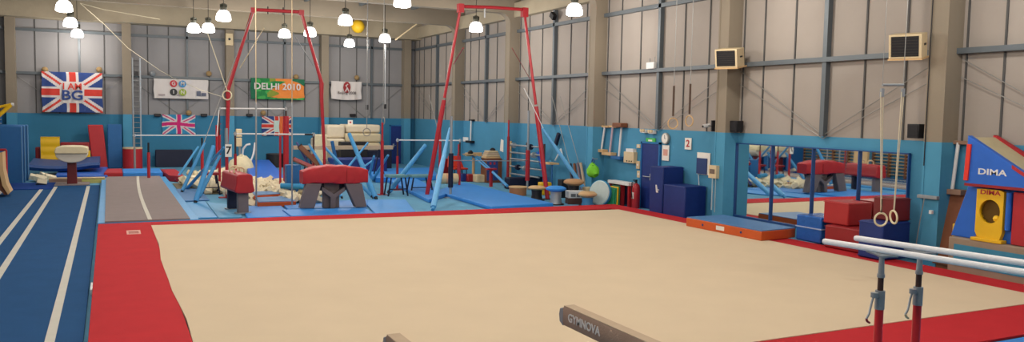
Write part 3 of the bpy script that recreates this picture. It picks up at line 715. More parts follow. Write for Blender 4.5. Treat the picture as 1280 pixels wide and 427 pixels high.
def mushroom(name, label, px, py, X, rtop, htop, cap, stem, cat='mushroom trainer', hstem=.5):
    c = Vector((X[0], X[1], 0)); t = thing(name, label, cat, c)
    z = hstem
    put('cap', MB().lathe([(.001, z-.02),(rtop*.6, z),(rtop, z+htop*.35),(rtop*1.0, z+htop*.6),(rtop*.7, z+htop*.92),(.001, z+htop)], c, 28), cap, t)
    put('stem', MB().lathe([(.001,.03),(.2,.03),(.17,z*.5),(.18,z),(.001,z)], c, 20), stem, t)
    put('base', MB().lathe([(.001,0),(.27,0),(.27,.035),(.001,.035)], c, 20), M_black, t)
mushroom('mushroom_trainer', 'mushroom trainer with a flat bright blue cap and pale legs', 0,0, (12.75,22.6), .33, .18, M_mblue, M_silver, hstem=.42)
mushroom('mushroom_trainer', 'mushroom trainer with a tan leather cap and blue stem, near the round grey disc', 0,0, (13.5,21.9), .3, .2, M_wood, mat('stem blue','3b7fb0',.5), hstem=.28)
mushroom('mushroom_trainer', 'low tan mushroom top by the foot of the red frame leg', 0,0, (12.75,23.9), .3, .14, M_wood, M_black, hstem=.35)
mushroom('mushroom_trainer', 'tilted tan mushroom cap behind the blue capped one', 0,0, (13.7,23.1), .34, .22, mat('tan leather','b48a62',.6), M_black, hstem=.55)
# drum with wooden sides
c = aZ(644.5, 243, 0)
t = thing('round_drum', 'low round wooden drum at the edge of the big blue landing mat', 'drum trainer', (c.x, c.y, 0))
r_ = .27
c = Vector((12.9, 25.6, 0)); t.location = c; LOC[t] = c
put('drum_side', MB().lathe([(.001,0),(.30,0),(.31,.27),(.001,.27)], c, 28), mat('drum brown','9a6a48',.6), t)
put('drum_top', MB().lathe([(.001,.27),(.33,.27),(.33,.31),(.001,.32)], c, 28), M_wood, t)
# white printed box
c = aX(708, 244, 13.9)
t = thing('chalk_box', 'white and brown printed carton between the blue and tan mushroom trainers', 'carton', (13.5, 22.55, 0))
xf = Matrix.Translation((13.5, 22.62, 0)) @ Matrix.Rotation(math.radians(-15), 4, 'Z')
put('carton_bottom', MB(xf).box(-.3,.3,-.2,.2,0,.2), mat('carton brown','4a2f28',.7), t, bevel=.01)
put('carton_top', MB(xf).box(-.3,.3,-.2,.2,.2,.42), mat('carton white','c9cdd0',.7), t, bevel=.01)
put('print', MB(xf).box(-.22,-.06,-.206,-.2,.24,.34).box(-.03,.08,-.206,-.2,.24,.34).box(.11,.24,-.206,-.2,.24,.34), mat('print grey','5a6066',.7), t)
# ski-like padded sticks leaning in the corner
for k, (x0_, y0_, x1_, y1_, m_, lb_) in enumerate(((713,205,716,238,M_dnavy,'dark navy padded stick leaning on the blue wall, leftmost of the bundle'),(718,205,722,240,M_brown,'brown padded stick in the middle of the bundle on the blue wall'),(722,204,728,242,mat('pad grey','6b5f6c',.6),'grey padded stick in the bundle on the blue wall'),(726,204,733,246,M_tan,'tan padded stick, rightmost of the bundle on the blue wall'))):
    a = aX(x0_, y0_, 14.9); b = aX(x1_, y1_, 14.45); b.z = max(b.z, .03)
    t = thing('padded_stick', lb_, 'padded stick', (b.x, b.y, b.z))
    put('padding', MB().cyl(b+(a-b)*.08, a, .055, .05), m_, t)
    put('tip', MB().cyl(b, b+(a-b)*.08, .04), M_black, t)

# racks with weights on far right wall
def zrack():
    t = thing('bar_rack', 'metal wall rack with several horizontal pale bars on the blue wall', 'rack', (14.6, 28.3, 0))
    a = aX(641, 200, 14.7).y; b = aX(683, 200, 14.7).y
    for y in (a, (a+b)/2, b): put('upright', MB().cyl((14.6, y, 0), (14.6, y, 1.75), .04), M_wood if y == a else M_rust, t)
    for k, z in enumerate((.45, .75, 1.05, 1.3, 1.6)):
        put('shelf_bar', MB().cyl((14.5, a-.1+.2*(k%2), z), (14.5, b+.2*((k+1)%2), z+.02), .035), M_silver, t)
    for k, (y, z) in enumerate(((a-.6,1.6),(b+.8,1.6),(b+.5,1.3),(a-1,.75),(b+1.2,.75))):
        put('weight_plate', MB().cyl((14.46, y, z), (14.46, y+.12, z), .11), M_dnavy if k % 2 else M_silver, t)
zrack()
# stools / white frames by the wall right of the rack
c = aX(690, 212, 14.6)
t = thing('step_stool', 'white wooden A-frame stool by the blue wall, right of the tall red frame leg', 'stool', (14.5, c.y, .0))
put('top', MB().box(14.3, 14.7, c.y-.35, c.y+.35, 1.04, 1.1), M_wood, t)
for s_ in (-1, 1): put('leg', MB().cyl((14.4, c.y+s_*.35, 0.0), (14.45, c.y+s_*.28, 1.04), .03), M_blue2, t)
t = thing('white_bracket', 'white angled bracket hanging on the wall behind the red frame leg', 'bracket', (14.9, c.y, 1.2))
put('arm', MB().cyl((14.9, c.y+.3, 1.15), (14.9, c.y-.1, 1.6), .03).cyl((14.9, c.y-.1, 1.6), (14.9, c.y-.35, 1.15), .03), M_white, t)
put('shoe', MB(Matrix.Translation((14.85, c.y+.1, 1.95)) @ Matrix.Rotation(.5,4,'X')).box(-.06,.06,-.08,.08,-.25,.25), M_dnavy, t, bevel=.03)

# ================================================================== HANGING RINGS
def ring_pair(label, p_r, p_l, top_r, top_l, R, straps=None, spreader=None, mr=M_wood, ms=M_rope, sw=.014, normals=((0,1,0),(0,1,0)), dark=False):
    t = thing('gymnastic_rings', label, 'gymnastic rings', (Vector(p_r)+Vector(p_l))/2)
    for p, tp, n in ((p_r, top_r, normals[0]), (p_l, top_l, normals[1])):
        p, tp = Vector(p), Vector(tp)
        up = (tp-p).normalized()
        put('ring', MB().torus(p, R, .017, n), mr, t)
        a = p+Vector((0,0,R)); mid = a+(tp-a)*.0
        put('strap', MB().path([a, a+(tp-a)*.5, tp], sw, 6), ms, t)
        if dark: put('strap_sleeve', MB().cyl(a+Vector((0,0,.05)), a+Vector((0,0,.85)), .028, seg=8), mat('dark sleeve','4c3a30',.7), t)
    if spreader is not None:
        put('spreader', MB().cyl(spreader[0], spreader[1], .025).box(spreader[0][0]-.03, spreader[0][0]+.03, spreader[0][1]-.03, spreader[0][1]+.03, spreader[0][2]-.25, spreader[0][2]-.1), M_castg, t)
    return t
YR = 9.6
a, b = aY(1101, 274, YR), aY(1117, 271, YR); s0, s1 = aY(1103, 106, YR), aY(1129, 106, YR)
t = thing('gymnastic_rings', 'pair of cream rings on pale straps hanging in front of the red foam blocks', 'gymnastic rings', (a+b)/2)
for p, s_, n in ((a, s0, (.35,.9,0)), (b, s1, (.9,-.35,.1))):
    put('ring', MB().torus(p, .11, .017, n), mat('cream ring','d9cfae',.5), t)
    for dx in (-.018, .018):
        put('strap', MB().cyl(p+Vector((dx*.3,0,.1)), s_+Vector((dx*1.6,0,-.12)), .009, seg=6), M_rope, t)
    put('shackle', MB().box(s_.x-.03, s_.x+.03, s_.y-.02, s_.y+.02, s_.z-.2, s_.z-.06), M_castg, t)
    put('cable', MB().cyl(s_, (s_.x, s_.y, 7.4), .006, seg=6), M_wire, t)
put('sleeve', MB().cyl(a+Vector((0,0,.12)), a+Vector((0,0,.35)), .018, seg=8), mat('dark sleeve','4c3a30',.7), t)
put('spreader', MB().cyl(s0, s1, .022), M_castg, t)
YR = 17.6
a, b = aY(841, 154, YR), aY(861.5, 151, YR)
ring_pair('pair of wooden rings with dark sleeves hanging above the blue band, right of the clock', a, b, (a.x, a.y, 6.9), (b.x, b.y, 6.9), .14, normals=((.2,1,0),(1,.1,0)), dark=True, ms=M_wire, sw=.010)
YR = 28
a, b = aY(458.5, 165, YR), aY(479, 151, YR)
ring_pair('pair of grey rings on thin cables in front of the white crash mats', a, b, (a.x, a.y, 7.0), (b.x, b.y, 7.0), .13, normals=((.2,1,0),(1,.1,0)), mr=mat('grey ring','8f8b84',.5), ms=M_wire, sw=.012)
YR = 27.0
a = aY(284, 119, YR)
t = thing('gymnastic_rings', 'single cream ring held up beside the left leg of the left red frame', 'gymnastic ring', a)
put('ring', MB().torus(a, .14, .02, (.5,1,0)), mat('cream ring','d9cfae',.5), t)
put('strap', MB().cyl(a+Vector((0,0,.13)), aY(257, 34, YR+.5), .014, seg=6), M_rope, t)
# plain climbing ropes / straps
for x, y0_, y1_, lb_ in ((473.5, 28, 131, 'thin pale pole hanging from the roof near the yellow ball, left one'), (481.5, 54, 130, 'thin pale pole hanging from the roof below a lamp, right one')):
    Y = 33.5 if x < 480 else 34.7
    a = aY(x, y0_, Y); b = aY(x if x > 480 else 459, y1_, Y)
    if x < 480: a = aY(459.5, 28, Y); b = aY(459, 131, Y)
    t = thing('hanging_pole', lb_, 'pole', b)
    put('pole', MB().cyl(b, (a.x, a.y, 7.4 if x < 480 else 5.75), .022, seg=8), M_silver, t)
    put('tip', MB().cyl(b-Vector((0,0,.2)), b, .055, seg=8), M_black, t)
for x, lb_ in ((320, 'left of two tan straps hanging down to the foam pit in front of the flags'), (365, 'right of two tan straps hanging down to the foam pit in front of the flags')):
    a = aZ(x, 256, .1); Y = a.y; top = aY(x+.3, 30, Y); mid = aY(x, 128, Y)
    t = thing('hanging_strap', lb_, 'strap', (a.x, a.y, .1))
    put('upper_strap', MB().cyl(mid, (mid.x, mid.y, 7.7), .014, seg=8), mat('tan strap','a8977c',.8), t)
    put('lower_tube', MB().cyl((mid.x, mid.y, .1), mid, .024, seg=8), M_silver, t, label='pale lower tube')

# ================================================================== RED RING FRAMES
def tube_ring_frame():
    Y = 27.4
    P = lambda x, y: aY(x, y, Y)
    t = thing('ring_frame', 'left tall red frame whose legs bend inward to a short top bar', 'ring frame', (aZ(345, 235, 0).x, Y, 0))
    tl, tr = P(316.5, 12), P(376.5, 15); kl, kr = P(285, 112), P(402, 103)
    bl, br = P(283.5, 200), P(405.5, 200)
    put('top_bar', MB().cyl(tl, tr, .055).box(tl.x-.08, tl.x+.08, Y-.08, Y+.08, tl.z-.1, tl.z+.06).box(tr.x-.08, tr.x+.08, Y-.08, Y+.08, tr.z-.1, tr.z+.06), M_redp, t)
    for q_ in (.3, .62): 
        c = tl+(tr-tl)*q_; put('strap_anchor', MB().cyl(c-Vector((0,0,.12)), c+Vector((0,0,.12)), .02), M_black, t)
    for a, k_, b, nm in ((tl, kl, bl, 'l'), (tr, kr, br, 'r')):
        put('upper_leg', MB().path([a, a+(k_-a)*.5, k_], [.055,.05,.062]), M_redp, t)
        put('lower_leg', MB().path([k_, k_+Vector((0,0,-.5)), (b.x, b.y, 1.4)], [.075,.06,.05]), M_redp, t)
        put('leg_base', MB().cyl((b.x, b.y, 0), (b.x, b.y, 1.4), .05).box(b.x-.25, b.x+.25, b.y-.1, b.y+.1, 0, .03), M_redp, t)
    s7 = aY(285.5, 188, Y-.12)
    put('number_plate', MB().box(s7.x-.1, s7.x+.1, s7.y-.02, s7.y, s7.z-.2, s7.z+.2), M_paper, t, label='white plate with a black 7')
    text('7', .33, (s7.x, s7.y-.024, s7.z), (1,0,0), (0,0,1), M_black, t, bold=True, name='figure')
    put('grey_collar', MB().cyl((bl.x, bl.y, aY(283,160,Y).z), (bl.x, bl.y, aY(283,180,Y).z), .062), M_castg, t, label='grey collar on the left leg')
    put('guy_wire', MB().cyl(tl, aY(255, 178, Y-2), .012, seg=6), M_wire, t)
    put('guy_wire', MB().cyl(aY(330,35,Y), aY(300, 85, Y+1.5), .015, seg=6), M_cream, t)
    put('guy_wire', MB().cyl(aY(364,38,Y), aY(392, 82, Y+3), .012, seg=6), M_wire, t)
tube_ring_frame()
def straight_ring_frame():
    t = thing('ring_frame', 'right tall red frame with straight legs leaning outward and a top bar', 'ring frame', (11.3, 24.8, 0))
    fl, fr = aZ(533, 247, 0), aZ(684.5, 249, 0)
    tl, tr = aY(576, 8, 24.8), aY(655, 12, 24.8)
    put('top_bar', MB().path([tl, tl+(tr-tl)*.5+Vector((0,0,.02)), tr], .055).box(tl.x-.1, tl.x+.08, tl.y-.1, tl.y+.1, tl.z-.2, tl.z+.08).box(tr.x-.08, tr.x+.12, tr.y-.1, tr.y+.1, tr.z-.25, tr.z+.06), M_redp, t)
    for tp, ft, f in ((tl, fl, .47), (tr, fr, .5)):
        mid = tp+(ft-tp)*f
        put('upper_leg', MB().cyl(mid, tp, .05, .045), M_redp, t)
        put('lower_leg', MB().path([ft, ft+(mid-ft)*.85, mid+(ft-mid)*.02], [.075,.085,.07]), M_redp, t)
        put('foot', MB().box(ft.x-.12, ft.x+.12, ft.y-.12, ft.y+.12, 0, .03), M_black, t)
    put('swivel', MB().cyl(aY(606, 10, 24.8), aY(606, 22, 24.8), .03), M_silver, t)
    put('guy_wire', MB().cyl(aY(655,110,24.2), aY(679,160,24.0), .013, seg=6), M_white, t)
    put('guy_wire', MB().cyl(aY(579,60,24.8), aY(567,80,28.0), .02, seg=6), M_redp, t)
    put('guy_wire', MB().cyl(aY(640,60,24.8), aY(668,108,27.5), .012, seg=6), M_redp, t)
straight_ring_frame()

# ================================================================== BARS
def post(mb, x, y0, y1, Y, r):
    a = aY(x, y0, Y); mb.cyl((a.x, Y, 0), (a.x, Y, a.z), r); return a
def bar_set(name, label, cat, xl, yl, xr, yr, Y, m_bar=M_white, ml=M_redp, mr=M_redp, r=.045, rb=.024, extra=None, base=True, Y2=None):
    Y2 = Y2 or Y
    a, b = aY(xl, yl, Y), aY(xr, yr, Y2)
    t = thing(name, label, cat, ((a.x+b.x)/2, (Y+Y2)/2, 0))
    put('bar', MB().cyl(a-(b-a)*.02, b+(b-a)*.02, rb), m_bar, t)
    for p, m_ in ((a, ml), (b, mr)):
        if m_ is None: continue
        put('upright', MB().cyl((p.x, p.y, 0), (p.x, p.y, p.z*.68), r).box(p.x-.2, p.x+.2, p.y-.2, p.y+.2, 0, .025), m_, t)
        put('inner_post', MB().cyl((p.x, p.y, p.z*.6), (p.x, p.y, p.z+.02), r*.62), M_rust if m_ is M_redp else m_, t)
        put('bar_end', MB().cyl(p-Vector((0,0,.06)), p+Vector((0,0,.06)), .045), M_silver, t)
    return t, a, b
t, a, b = bar_set('high_bar', 'high bar with a thin white rail in front of the green banner', 'high bar', 274, 135.5, 357.5, 136, 29.5)
put('post_sleeve', MB().cyl((b.x, b.y, 0), (b.x, b.y, aY(358,145,29.5).z), .10).cyl((b.x-.2, b.y, 0), (b.x-.2, b.y, aY(358,170,29.5).z), .04), M_redp, t, label='thick red post')
put('guy_cable', MB().cyl(a, aY(271, 170, 28.8), .015, seg=6), M_white, t)
t, a, b = bar_set('low_bar', 'long low bar with a white rail in front of the pink and blue flag', 'low bar', 168, 169, 272, 169, 38.2, ml=M_wire)
put('post_sleeve', MB().cyl((b.x, b.y, 0), (b.x, b.y, b.z+.45), .085), M_redp, t, label='thick red post')
for k in range(8): put('height_pin', MB().cyl((b.x, b.y-.05, .4+k*.25), (b.x+.14, b.y-.02, .4+k*.25), .018, seg=6), M_redp, t)
t, a, b = bar_set('uneven_bar', 'bar with a white rail reaching over the foam pit, black sleeve at one end', 'uneven bar', 294, 167, 392, 168, 27.8)
put('black_sleeve', MB().cyl(a+(b-a)*.88, b, .03), M_black, t)
t, a, b = bar_set('uneven_bar', 'bar with a white rail between a red post and the tall grey post', 'uneven bar', 497, 175, 575, 175.5, 28.5)
t, a, b = bar_set('high_bar', 'bar between two tall grey posts in front of the blue right wall, thin low rail', 'high bar', 575, 200.5, 653, 201, 27.0, ml=None, mr=None, rb=.016, m_bar=M_silver)
for px_, base_, hy in ((564, 247, 145), (660, 237, 138)):
    p = aZ(px_-1, base_, 0)
    if p.x > 14.3: p = Vector((14.0, 27.0, 0)); 
    top = aY(px_, hy, p.y); top.x = p.x
    put('tall_post', MB().cyl((p.x, p.y, 1.5), (p.x, p.y, top.z), .045), M_castg, t, label='grey upper post')
    put('post_pad', MB().cyl((p.x, p.y, .35), (p.x, p.y, 1.5), .085), M_dnavy if px_ == 564 else M_redp, t, label='dark padding' if px_ == 564 else 'red lower post')
    put('post_foot', MB().cyl((p.x, p.y, 0), (p.x, p.y, .35), .045).box(p.x-.2, p.x+.2, p.y-.1, p.y+.1, 0, .025), M_silver, t)
    put('connector', MB().cyl((p.x, p.y, aY(px_, 200.5, p.y).z), aY(575 if px_ == 564 else 653, 200.5, 27.0), .016, seg=8), M_silver, t)
# red posts on their own
for x, yt, yb_, Y, lb_ in ((185.5, 178, 210, 34, 'thin red post with a black tip beside the red barrel'),
                       (252.5, 172, 208, 33, 'thin red post with a black tip behind the blue struts'),
                       (478, 153, 231, 27.0, 'slim red post in front of the white crash mats'),
                       (550.5, 155, 216, 31.0, 'slim red post behind the leaning ring frame leg'),
                       (573.5, 180, 205, 31.5, 'short red post by the red jumble, right of the tall grey post'),
                       (636, 150, 225, 29.2, 'dark red tall post in front of the far concrete column')):
    a = aY(x, yt, Y); t = thing('red_post', lb_, 'post', (a.x, Y, 0))
    put('post', MB().cyl((a.x, Y, 0), (a.x, Y, a.z*.75), .06, .055).box(a.x-.15, a.x+.15, Y-.15, Y+.15, 0, .02), M_redp if x != 636 else M_dred, t)
    put('inner_tube', MB().cyl((a.x, Y, a.z*.74), (a.x, Y, a.z), .035), M_black if x < 300 else M_redp, t)
# second rack post
# parallel bars seen slanting
t = thing('parallel_bars', 'small far pair of pale grey parallel bars slanting beside the crates', 'parallel bars', (13.2, 28.5, 0))
a0, a1 = aY(590, 194, 31.5), aY(634, 230, 26.6); b0, b1 = aY(594, 193, 31.8), aY(614, 212, 29.2)
put('rail', MB().cyl(a0, aY(611, 212, 29.0), .035), M_lblue, t); put('rail', MB().cyl(b0, b1, .035), M_lblue, t)
put('rail', MB().cyl(aY(616, 215, 28.5), aY(634, 232, 26.3), .05), M_lblue, t)
p = aY(614, 212, 28.8); put('upright', MB().cyl((p.x, p.y, 0), (p.x, p.y, p.z), .07).box(p.x-.2, p.x+.2, p.y-.1, p.y+.1, p.z, p.z+.06), M_redp, t)
p = aY(592, 194, 31.6); put('upright', MB().cyl((p.x, p.y, 0), (p.x, p.y, p.z), .06).box(p.x-.35, p.x+.35, p.y-.1, p.y+.1, p.z-.03, p.z+.12), M_wood, t)

# ================================================================== PADDED STRUTS
def strut(x0, y0, x1, y1, wpx, label, Yt=None, m_=M_lblue, ground=True, Yb=None, tip=None, taper=.8):
    b = aZ(x1, y1, .04) if ground else aY(x1, y1, Yb)
    a = aY(x0, y0, Yt if Yt else b.y+.6)
    if not ground: b = a+(b-a)*((a.z-.04)/(a.z-b.z))
    r = wpx*.43/ppm((a+b)/2)
    t = thing('padded_strut', label, 'padded strut', b)
    put('padding', MB().path([b+(a-b)*.03, b+(a-b)*.5, a], [r*1.05, r, r*taper], 10), m_, t)
    put('foot', MB().cyl(b, b+(a-b)*.04, r*.7), tip or M_black, t)
strut(248,183,219,226,3.6,'leftmost blue padded strut over the foam pit, leaning right')
strut(256,178,227,240,5,'second blue padded strut from the left, with a dark foot')
strut(267,182,244,253,7,'thick pale blue padded strut standing nearest to the grey tumbling track')
strut(275,194,248,247,5.5,'blue padded strut crossing in front of the thick pale one')
strut(280,184,233,236,4.5,'long low slanting blue strut running up to the plate with the 7', Yt=27.6)
strut(386,180,404,209,4.5,'short pale blue strut behind the left end of the vault', Yt=27, ground=False, Yb=26.5)
strut(404,182,431,210,5,'pale blue strut rising left behind the middle of the vault', Yt=28, ground=False, Yb=27)
strut(415,176,422,212,6,'dark teal upright strut behind the middle of the vault', Yt=30, ground=False, Yb=30, m_=M_blue2)
strut(436.5,167,456,214,7,'thick blue strut leaning left behind the right end of the vault', Yt=27, ground=False, Yb=26)
strut(452,203,465,242,6,'blue strut standing on the floor right of the vault')
strut(460,178,434,210,3.5,'thin blue strut leaning right and crossing the thick blue one', Yt=30, ground=False, Yb=29.5)
strut(465,201,450,212,3.5,'short thin pale strut just behind the right end of the vault', Yt=28, ground=False, Yb=28)
strut(467.5,195,460.5,224,4,'pale upright strut, left one of the V shaped pair right of the vault', Yt=28)
strut(485,194,466,225,4,'pale slanting strut, right one of the V shaped pair right of the vault', Yt=28)
strut(532,181,485,241,7,'long blue strut slanting up beside the bench with black legs', Yt=27.5)
strut(562,160,541,262,8,'long pale blue strut standing nearest to the red border, beside the leaning red leg', Yt=24.5, m_=mat('sky vinyl','6db4e8',.5), taper=.35, tip=M_lblue)
strut(678,160,738,247,6,'long light blue strut leaning from the right red frame leg towards the tan mushroom', Yt=24.2, m_=mat('sky vinyl','6db4e8',.5), taper=.5)
strut(672,190,683,226,6,'deep blue upright pad between the racks of the right wall', Yt=27.6, m_=M_bluev, ground=False, Yb=27)
strut(371,178,386,206,4,'dark navy thin strut crossing the red beams behind the vault', Yt=28, ground=False, Yb=27, m_=M_navy)
t0 = M_dred
def tilted(x0,y0,x1,y1,w_,Y0_,Y1_,m_,label,name='tilted_beam',cat='beam'):
    a, b = aY(x0,y0,Y0_), aY(x1,y1,Y1_); r = w_/2/ppm((a+b)/2)
    t = thing(name, label, cat, b)
    put('body', MB().cyl(b, a, r, seg=4), m_, t)
    put('end_plate', MB().cyl(a, a+(a-b).normalized()*.04, r*1.15, seg=4), M_black, t)
tilted(376,184,404,211,8,27.5,26.5,M_brown,'wide dark red and brown beam leaning behind the left end of the vault')
tilted(368,199,397,212,6,27,26,M_dred,'narrow dark red beam leaning low behind the left end of the vault')
tilted(406,200,417,211,5,28,27,M_dnavy,'short dark beam end poking up behind the vault')

# ================================================================== VAULT AND HORSES
def vault_table():
    t = thing('vaulting_table', 'red covered vaulting table on grey splayed legs behind the red border', 'vaulting table', (5.7, 23.3, .1))
    Y0, Y1 = 22.8, 23.5; cx = 5.72
    xl, xr = aY(378, 215, Y0+.2).x, aY(459, 215, Y0+.2).x
    zb = aY(417, 229.5, Y0).z; zt_ = aY(417, 206, Y0+.4).z
    n = 14; vs = []; m_ = 16
    for i in range(n+1):
        u = i/n; x = xl+(xr-xl)*u
        top = zb+(zt_-zb)*(.66+.34*max(0, math.sin(PI*min(1, u*1.1+.02)))**.8) if u < .5 else zb+(zt_-zb)*(.66+.34*math.sin(PI*(.5+(u-.5)*.8)))
        bot = zb+.02*math.sin(u*7)
        hw = (Y1-Y0)/2*(.74+.26*max(0, math.sin(PI*u))**.6); cy = (Y0+Y1)/2
        for k in range(m_):
            a = 2*PI*k/m_; cc, ss = math.cos(a), math.sin(a)
            ex = .16
            yy = cy+hw*(abs(cc)**ex)*(1 if cc > 0 else -1); zz = (top+bot)/2+(top-bot)/2*(abs(ss)**ex)*(1 if ss > 0 else -1)
            vs.append((x, yy, zz+.012*math.sin(u*25+k)))
    fs = [(i*m_+k, i*m_+(k+1)%m_, (i+1)*m_+(k+1)%m_, (i+1)*m_+k) for i in range(n) for k in range(m_)]+[list(range(m_))[::-1], list(range(n*m_, (n+1)*m_))]
    put('red_cover', MB().add(vs, fs), M_redv, t, bevel=.02)
    put('seam', MB().box((xl+xr)/2+.28, (xl+xr)/2+.29, Y0-.012, Y0+.3, zb+.05, zt_-.12), M_dred, t)
    f = Y0+.1
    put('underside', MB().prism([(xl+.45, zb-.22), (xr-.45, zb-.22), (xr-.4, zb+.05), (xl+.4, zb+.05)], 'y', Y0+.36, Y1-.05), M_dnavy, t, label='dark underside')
    for (xb0, xb1, xt0, xt1) in ((374.5,392.5,383,402), (444,458,431,452)):
        q = [aY(xb0,260,f), aY(xb1,260,f), aY(xt1,229,f), aY(xt0,229,f)]
        put('leg', MB().prism([(v.x, max(v.z, .1)) for v in q], 'y', f-.05, f+.22), M_legg, t, bevel=.02)
    mb = MB(); g = f+.12
    q = [(402,233),(417,242),(431,233),(431,238),(420,246.5),(419,260),(412.5,260),(413,246.5),(402,238)]
    put('centre_brace', MB().prism([(aY(x,y,g).x, max(aY(x,y,g).z,.07)) for x,y in q], 'y', g-.05, g+.12), M_legg, t, bevel=.012)
    put('rear_column', MB().box(cx-.25, cx+.2, Y1-.35, Y1-.1, .07, zb), M_legg, t, bevel=.02)
vault_table()
M_horse = mat('horse leather red', 'a3202a', .45, .12, 5, bump=.1, bscale=8)
def pommel_horse():
    p = Vector((3.15, 23.0, 0)); t = thing('pommel_horse', 'red pommel horse with cream handles seen end-on beside the foam pit', 'pommel horse', (3.15, 23.5, .03))
    xf = Matrix.Translation((3.15, 23.5, 0)) @ Matrix.Rotation(math.radians(6), 4, 'Z')
    prof = []
    for k in range(14):
        a = 2*PI*k/14; c, s_ = math.cos(a), math.sin(a)
        prof.append((.22*abs(c)**.35*(1 if c > 0 else -1), .86+.26*abs(s_)**.4*(1 if s_ > 0 else -1)-.0))
    prof = [(x*(1.25 if z < .85 else 1), z) for x, z in prof]
    put('body', MB(xf).prism(prof, 'y', -.85, .85), M_horse, t, bevel=.04)
    for y in (-.25, .25):
        put('pommel', MB(xf).path([(-.14,y,1.1),(-.13,y,1.22),(-.06,y,1.26),(.06,y,1.26),(.13,y,1.22),(.14,y,1.1)], .026), M_cream, t)
    for y in (-.6, .5): put('leg', MB(xf).box(-.14, .14, y-.09, y+.09, .05, .66), M_legg if y < 0 else M_dnavy, t, bevel=.02)
    put('foot_bar', MB(xf).box(-.2, .2, -.7, -.5, .036, .07).box(-.2, .2, .42, .6, .036, .07), M_castg, t)
pommel_horse()
def beige_vault():
    p = Vector((-1.2, 33.1, 0)); t = thing('vaulting_table', 'cream domed vaulting table on a dark red pillar at the end of the run-up', 'vaulting table', p)
    k = 1/ppm((-1.2, 33.1, 1))
    W_ = 37*k/2
    vs = []
    zt_ = aY(93, 182, 33.1).z; zm = aY(93, 191, 33.1).z; zb = aY(93, 202.5, 33.1).z
    top = MB(); n = 20
    poly = [(-W_*.93, zt_-.06), (-W_*.6, zt_-.01), (0, zt_), (W_*.6, zt_-.01), (W_*.97, zt_-.05), (W_, zm+.05), (W_*.95, zm), (-W_*.97, zm), (-W_, zm+.08)]
    put('padded_top', MB().prism([(p.x+a, b) for a, b in poly], 'y', 32.6, 33.75), mat('cream leather','d8cba8',.5), t, bevel=.04)
    poly = [(math.cos(a)*W_*.97, zm+(zb-zm)*abs(math.sin(a))**1.0) for a in [PI*i/14 for i in range(15)]]
    put('bowl', MB().prism([(p.x+a, b) for a, b in poly][::-1], 'y', 32.7, 33.6), mat('white shell','c9c4b8',.5), t, bevel=.03)
    put('pillar', MB().prism([(p.x-.17, .05), (p.x+.15, .05), (p.x+.13, zb+.08), (p.x-.15, zb+.08)], 'y', 32.95, 33.3), mat('maroon paint','5f161c',.5), t, bevel=.02)
    put('base_plate', MB().box(p.x-.55, p.x+.55, 32.62, 33.7, .035, .065), M_grey, t)
beige_vault()

# ================================================================== FOAM PIT
rnd = random.Random(3)
def cube_vs(c, s_, rot):
    vs = []
    for dz in (-1, 1):
        for dx, dy in ((-1,-1),(1,-1),(1,1),(-1,1)): vs.append(c+rot @ Vector((dx*s_[0], dy*s_[1], dz*s_[2])))
    return vs
base_me = {}
pit_pts = []
def hump(x, y): return .09+.03*math.sin(x*1.7+1)+.03*math.sin(y*1.3)+.02*math.sin(x*3+y*2)
CM = aZ(313, 222, .3)
def in_pit(x, y):
    if y < 24.6 or y > 35.2: return False
    if y < 28.6 and x < 3.45: return False
    if 28.6 < y < 30.2 and x < 2.9: return False
    lo = (2.2 if 27 < y < 32.6 else 2.7) if y > 25.5 else 3.6
    hi = 5.75+(y-24.6)*.16
    if y < 27.2 and 3.9 < x < 4.75: return False
    if y > CM.y-.3 and x > CM.x-.25: return False
    return lo < x < hi
n_stuff = 2600; stuff = MB(); ind = []
y = 24.65
while y < 37.5:
    x = 2.2
    while x < 9.4:
        if in_pit(x, y): pit_pts.append((x+rnd.uniform(-.06,.06), y+rnd.uniform(-.05,.05)))
        x += .25
    y += .245
pit_pts.sort(key=lambda q: q[1])
fb = MB().hexa(cube_vs(Vector((0,0,0)), (.1,.1,.085), Matrix.Identity(3)))
me0 = None
placed = 0
rest = MB()
for i, (x, y) in enumerate(pit_pts):
    rot = Matrix.Rotation(rnd.uniform(0,3), 3, 'Z') @ Matrix.Rotation(rnd.uniform(-.9,.9), 3, 'X') @ Matrix.Rotation(rnd.uniform(-.9,.9), 3, 'Y')
    z = hump(x, y)+rnd.uniform(-.03,.16)
    if i < 300:
        if me0 is None:
            o = put('foam_cube', MB().hexa(cube_vs(Vector((x,y,z)), (.105,.105,.085), Matrix.Identity(3))), M_foam, label='cream foam cube lying loose in the front part of the foam pit', cat='foam cube', group='loose foam cubes in the pit', bevel=.012)
            me0 = o.data; src = o; o.location = (x, y, z); 
            for v in me0.vertices: v.co.z -= .085
        else: o = src.copy(); COL.objects.link(o); o.location = (x, y, z)
        o.rotation_euler = rot.to_euler(); s_ = rnd.uniform(.85,1.25); o.scale = (s_*rnd.uniform(1.0,1.5), s_*.9, s_*.75)
        if i % 4 == 0: pass
    else:
        rest.m(0 if rnd.random() < .8 else 1).hexa(cube_vs(Vector((x,y,z)), (.11*rnd.uniform(.8,1.4),.1,.09), rot))
put('foam_pit_filling', rest, [M_foam, M_foam2], label='heap of cream foam cubes filling the back of the pit', cat='foam cubes', kind='stuff')
put('foam_pit_bed', MB().slab([(3.4,24.6),(5.8,24.6),(7.5,35.3),(2.6,35.3),(2.6,32.8),(2.1,32.8),(2.1,30.2),(2.8,30.2),(2.8,28.6),(3.4,28.6)], .004, .03), mat('pit bed gap shade', '6f6650', .9), label='bed under the loose foam cubes of the pit, coloured dark for shaded gaps', cat='foam bed', kind='stuff')  # bed colour darkened to give the shade in the gaps between cubes
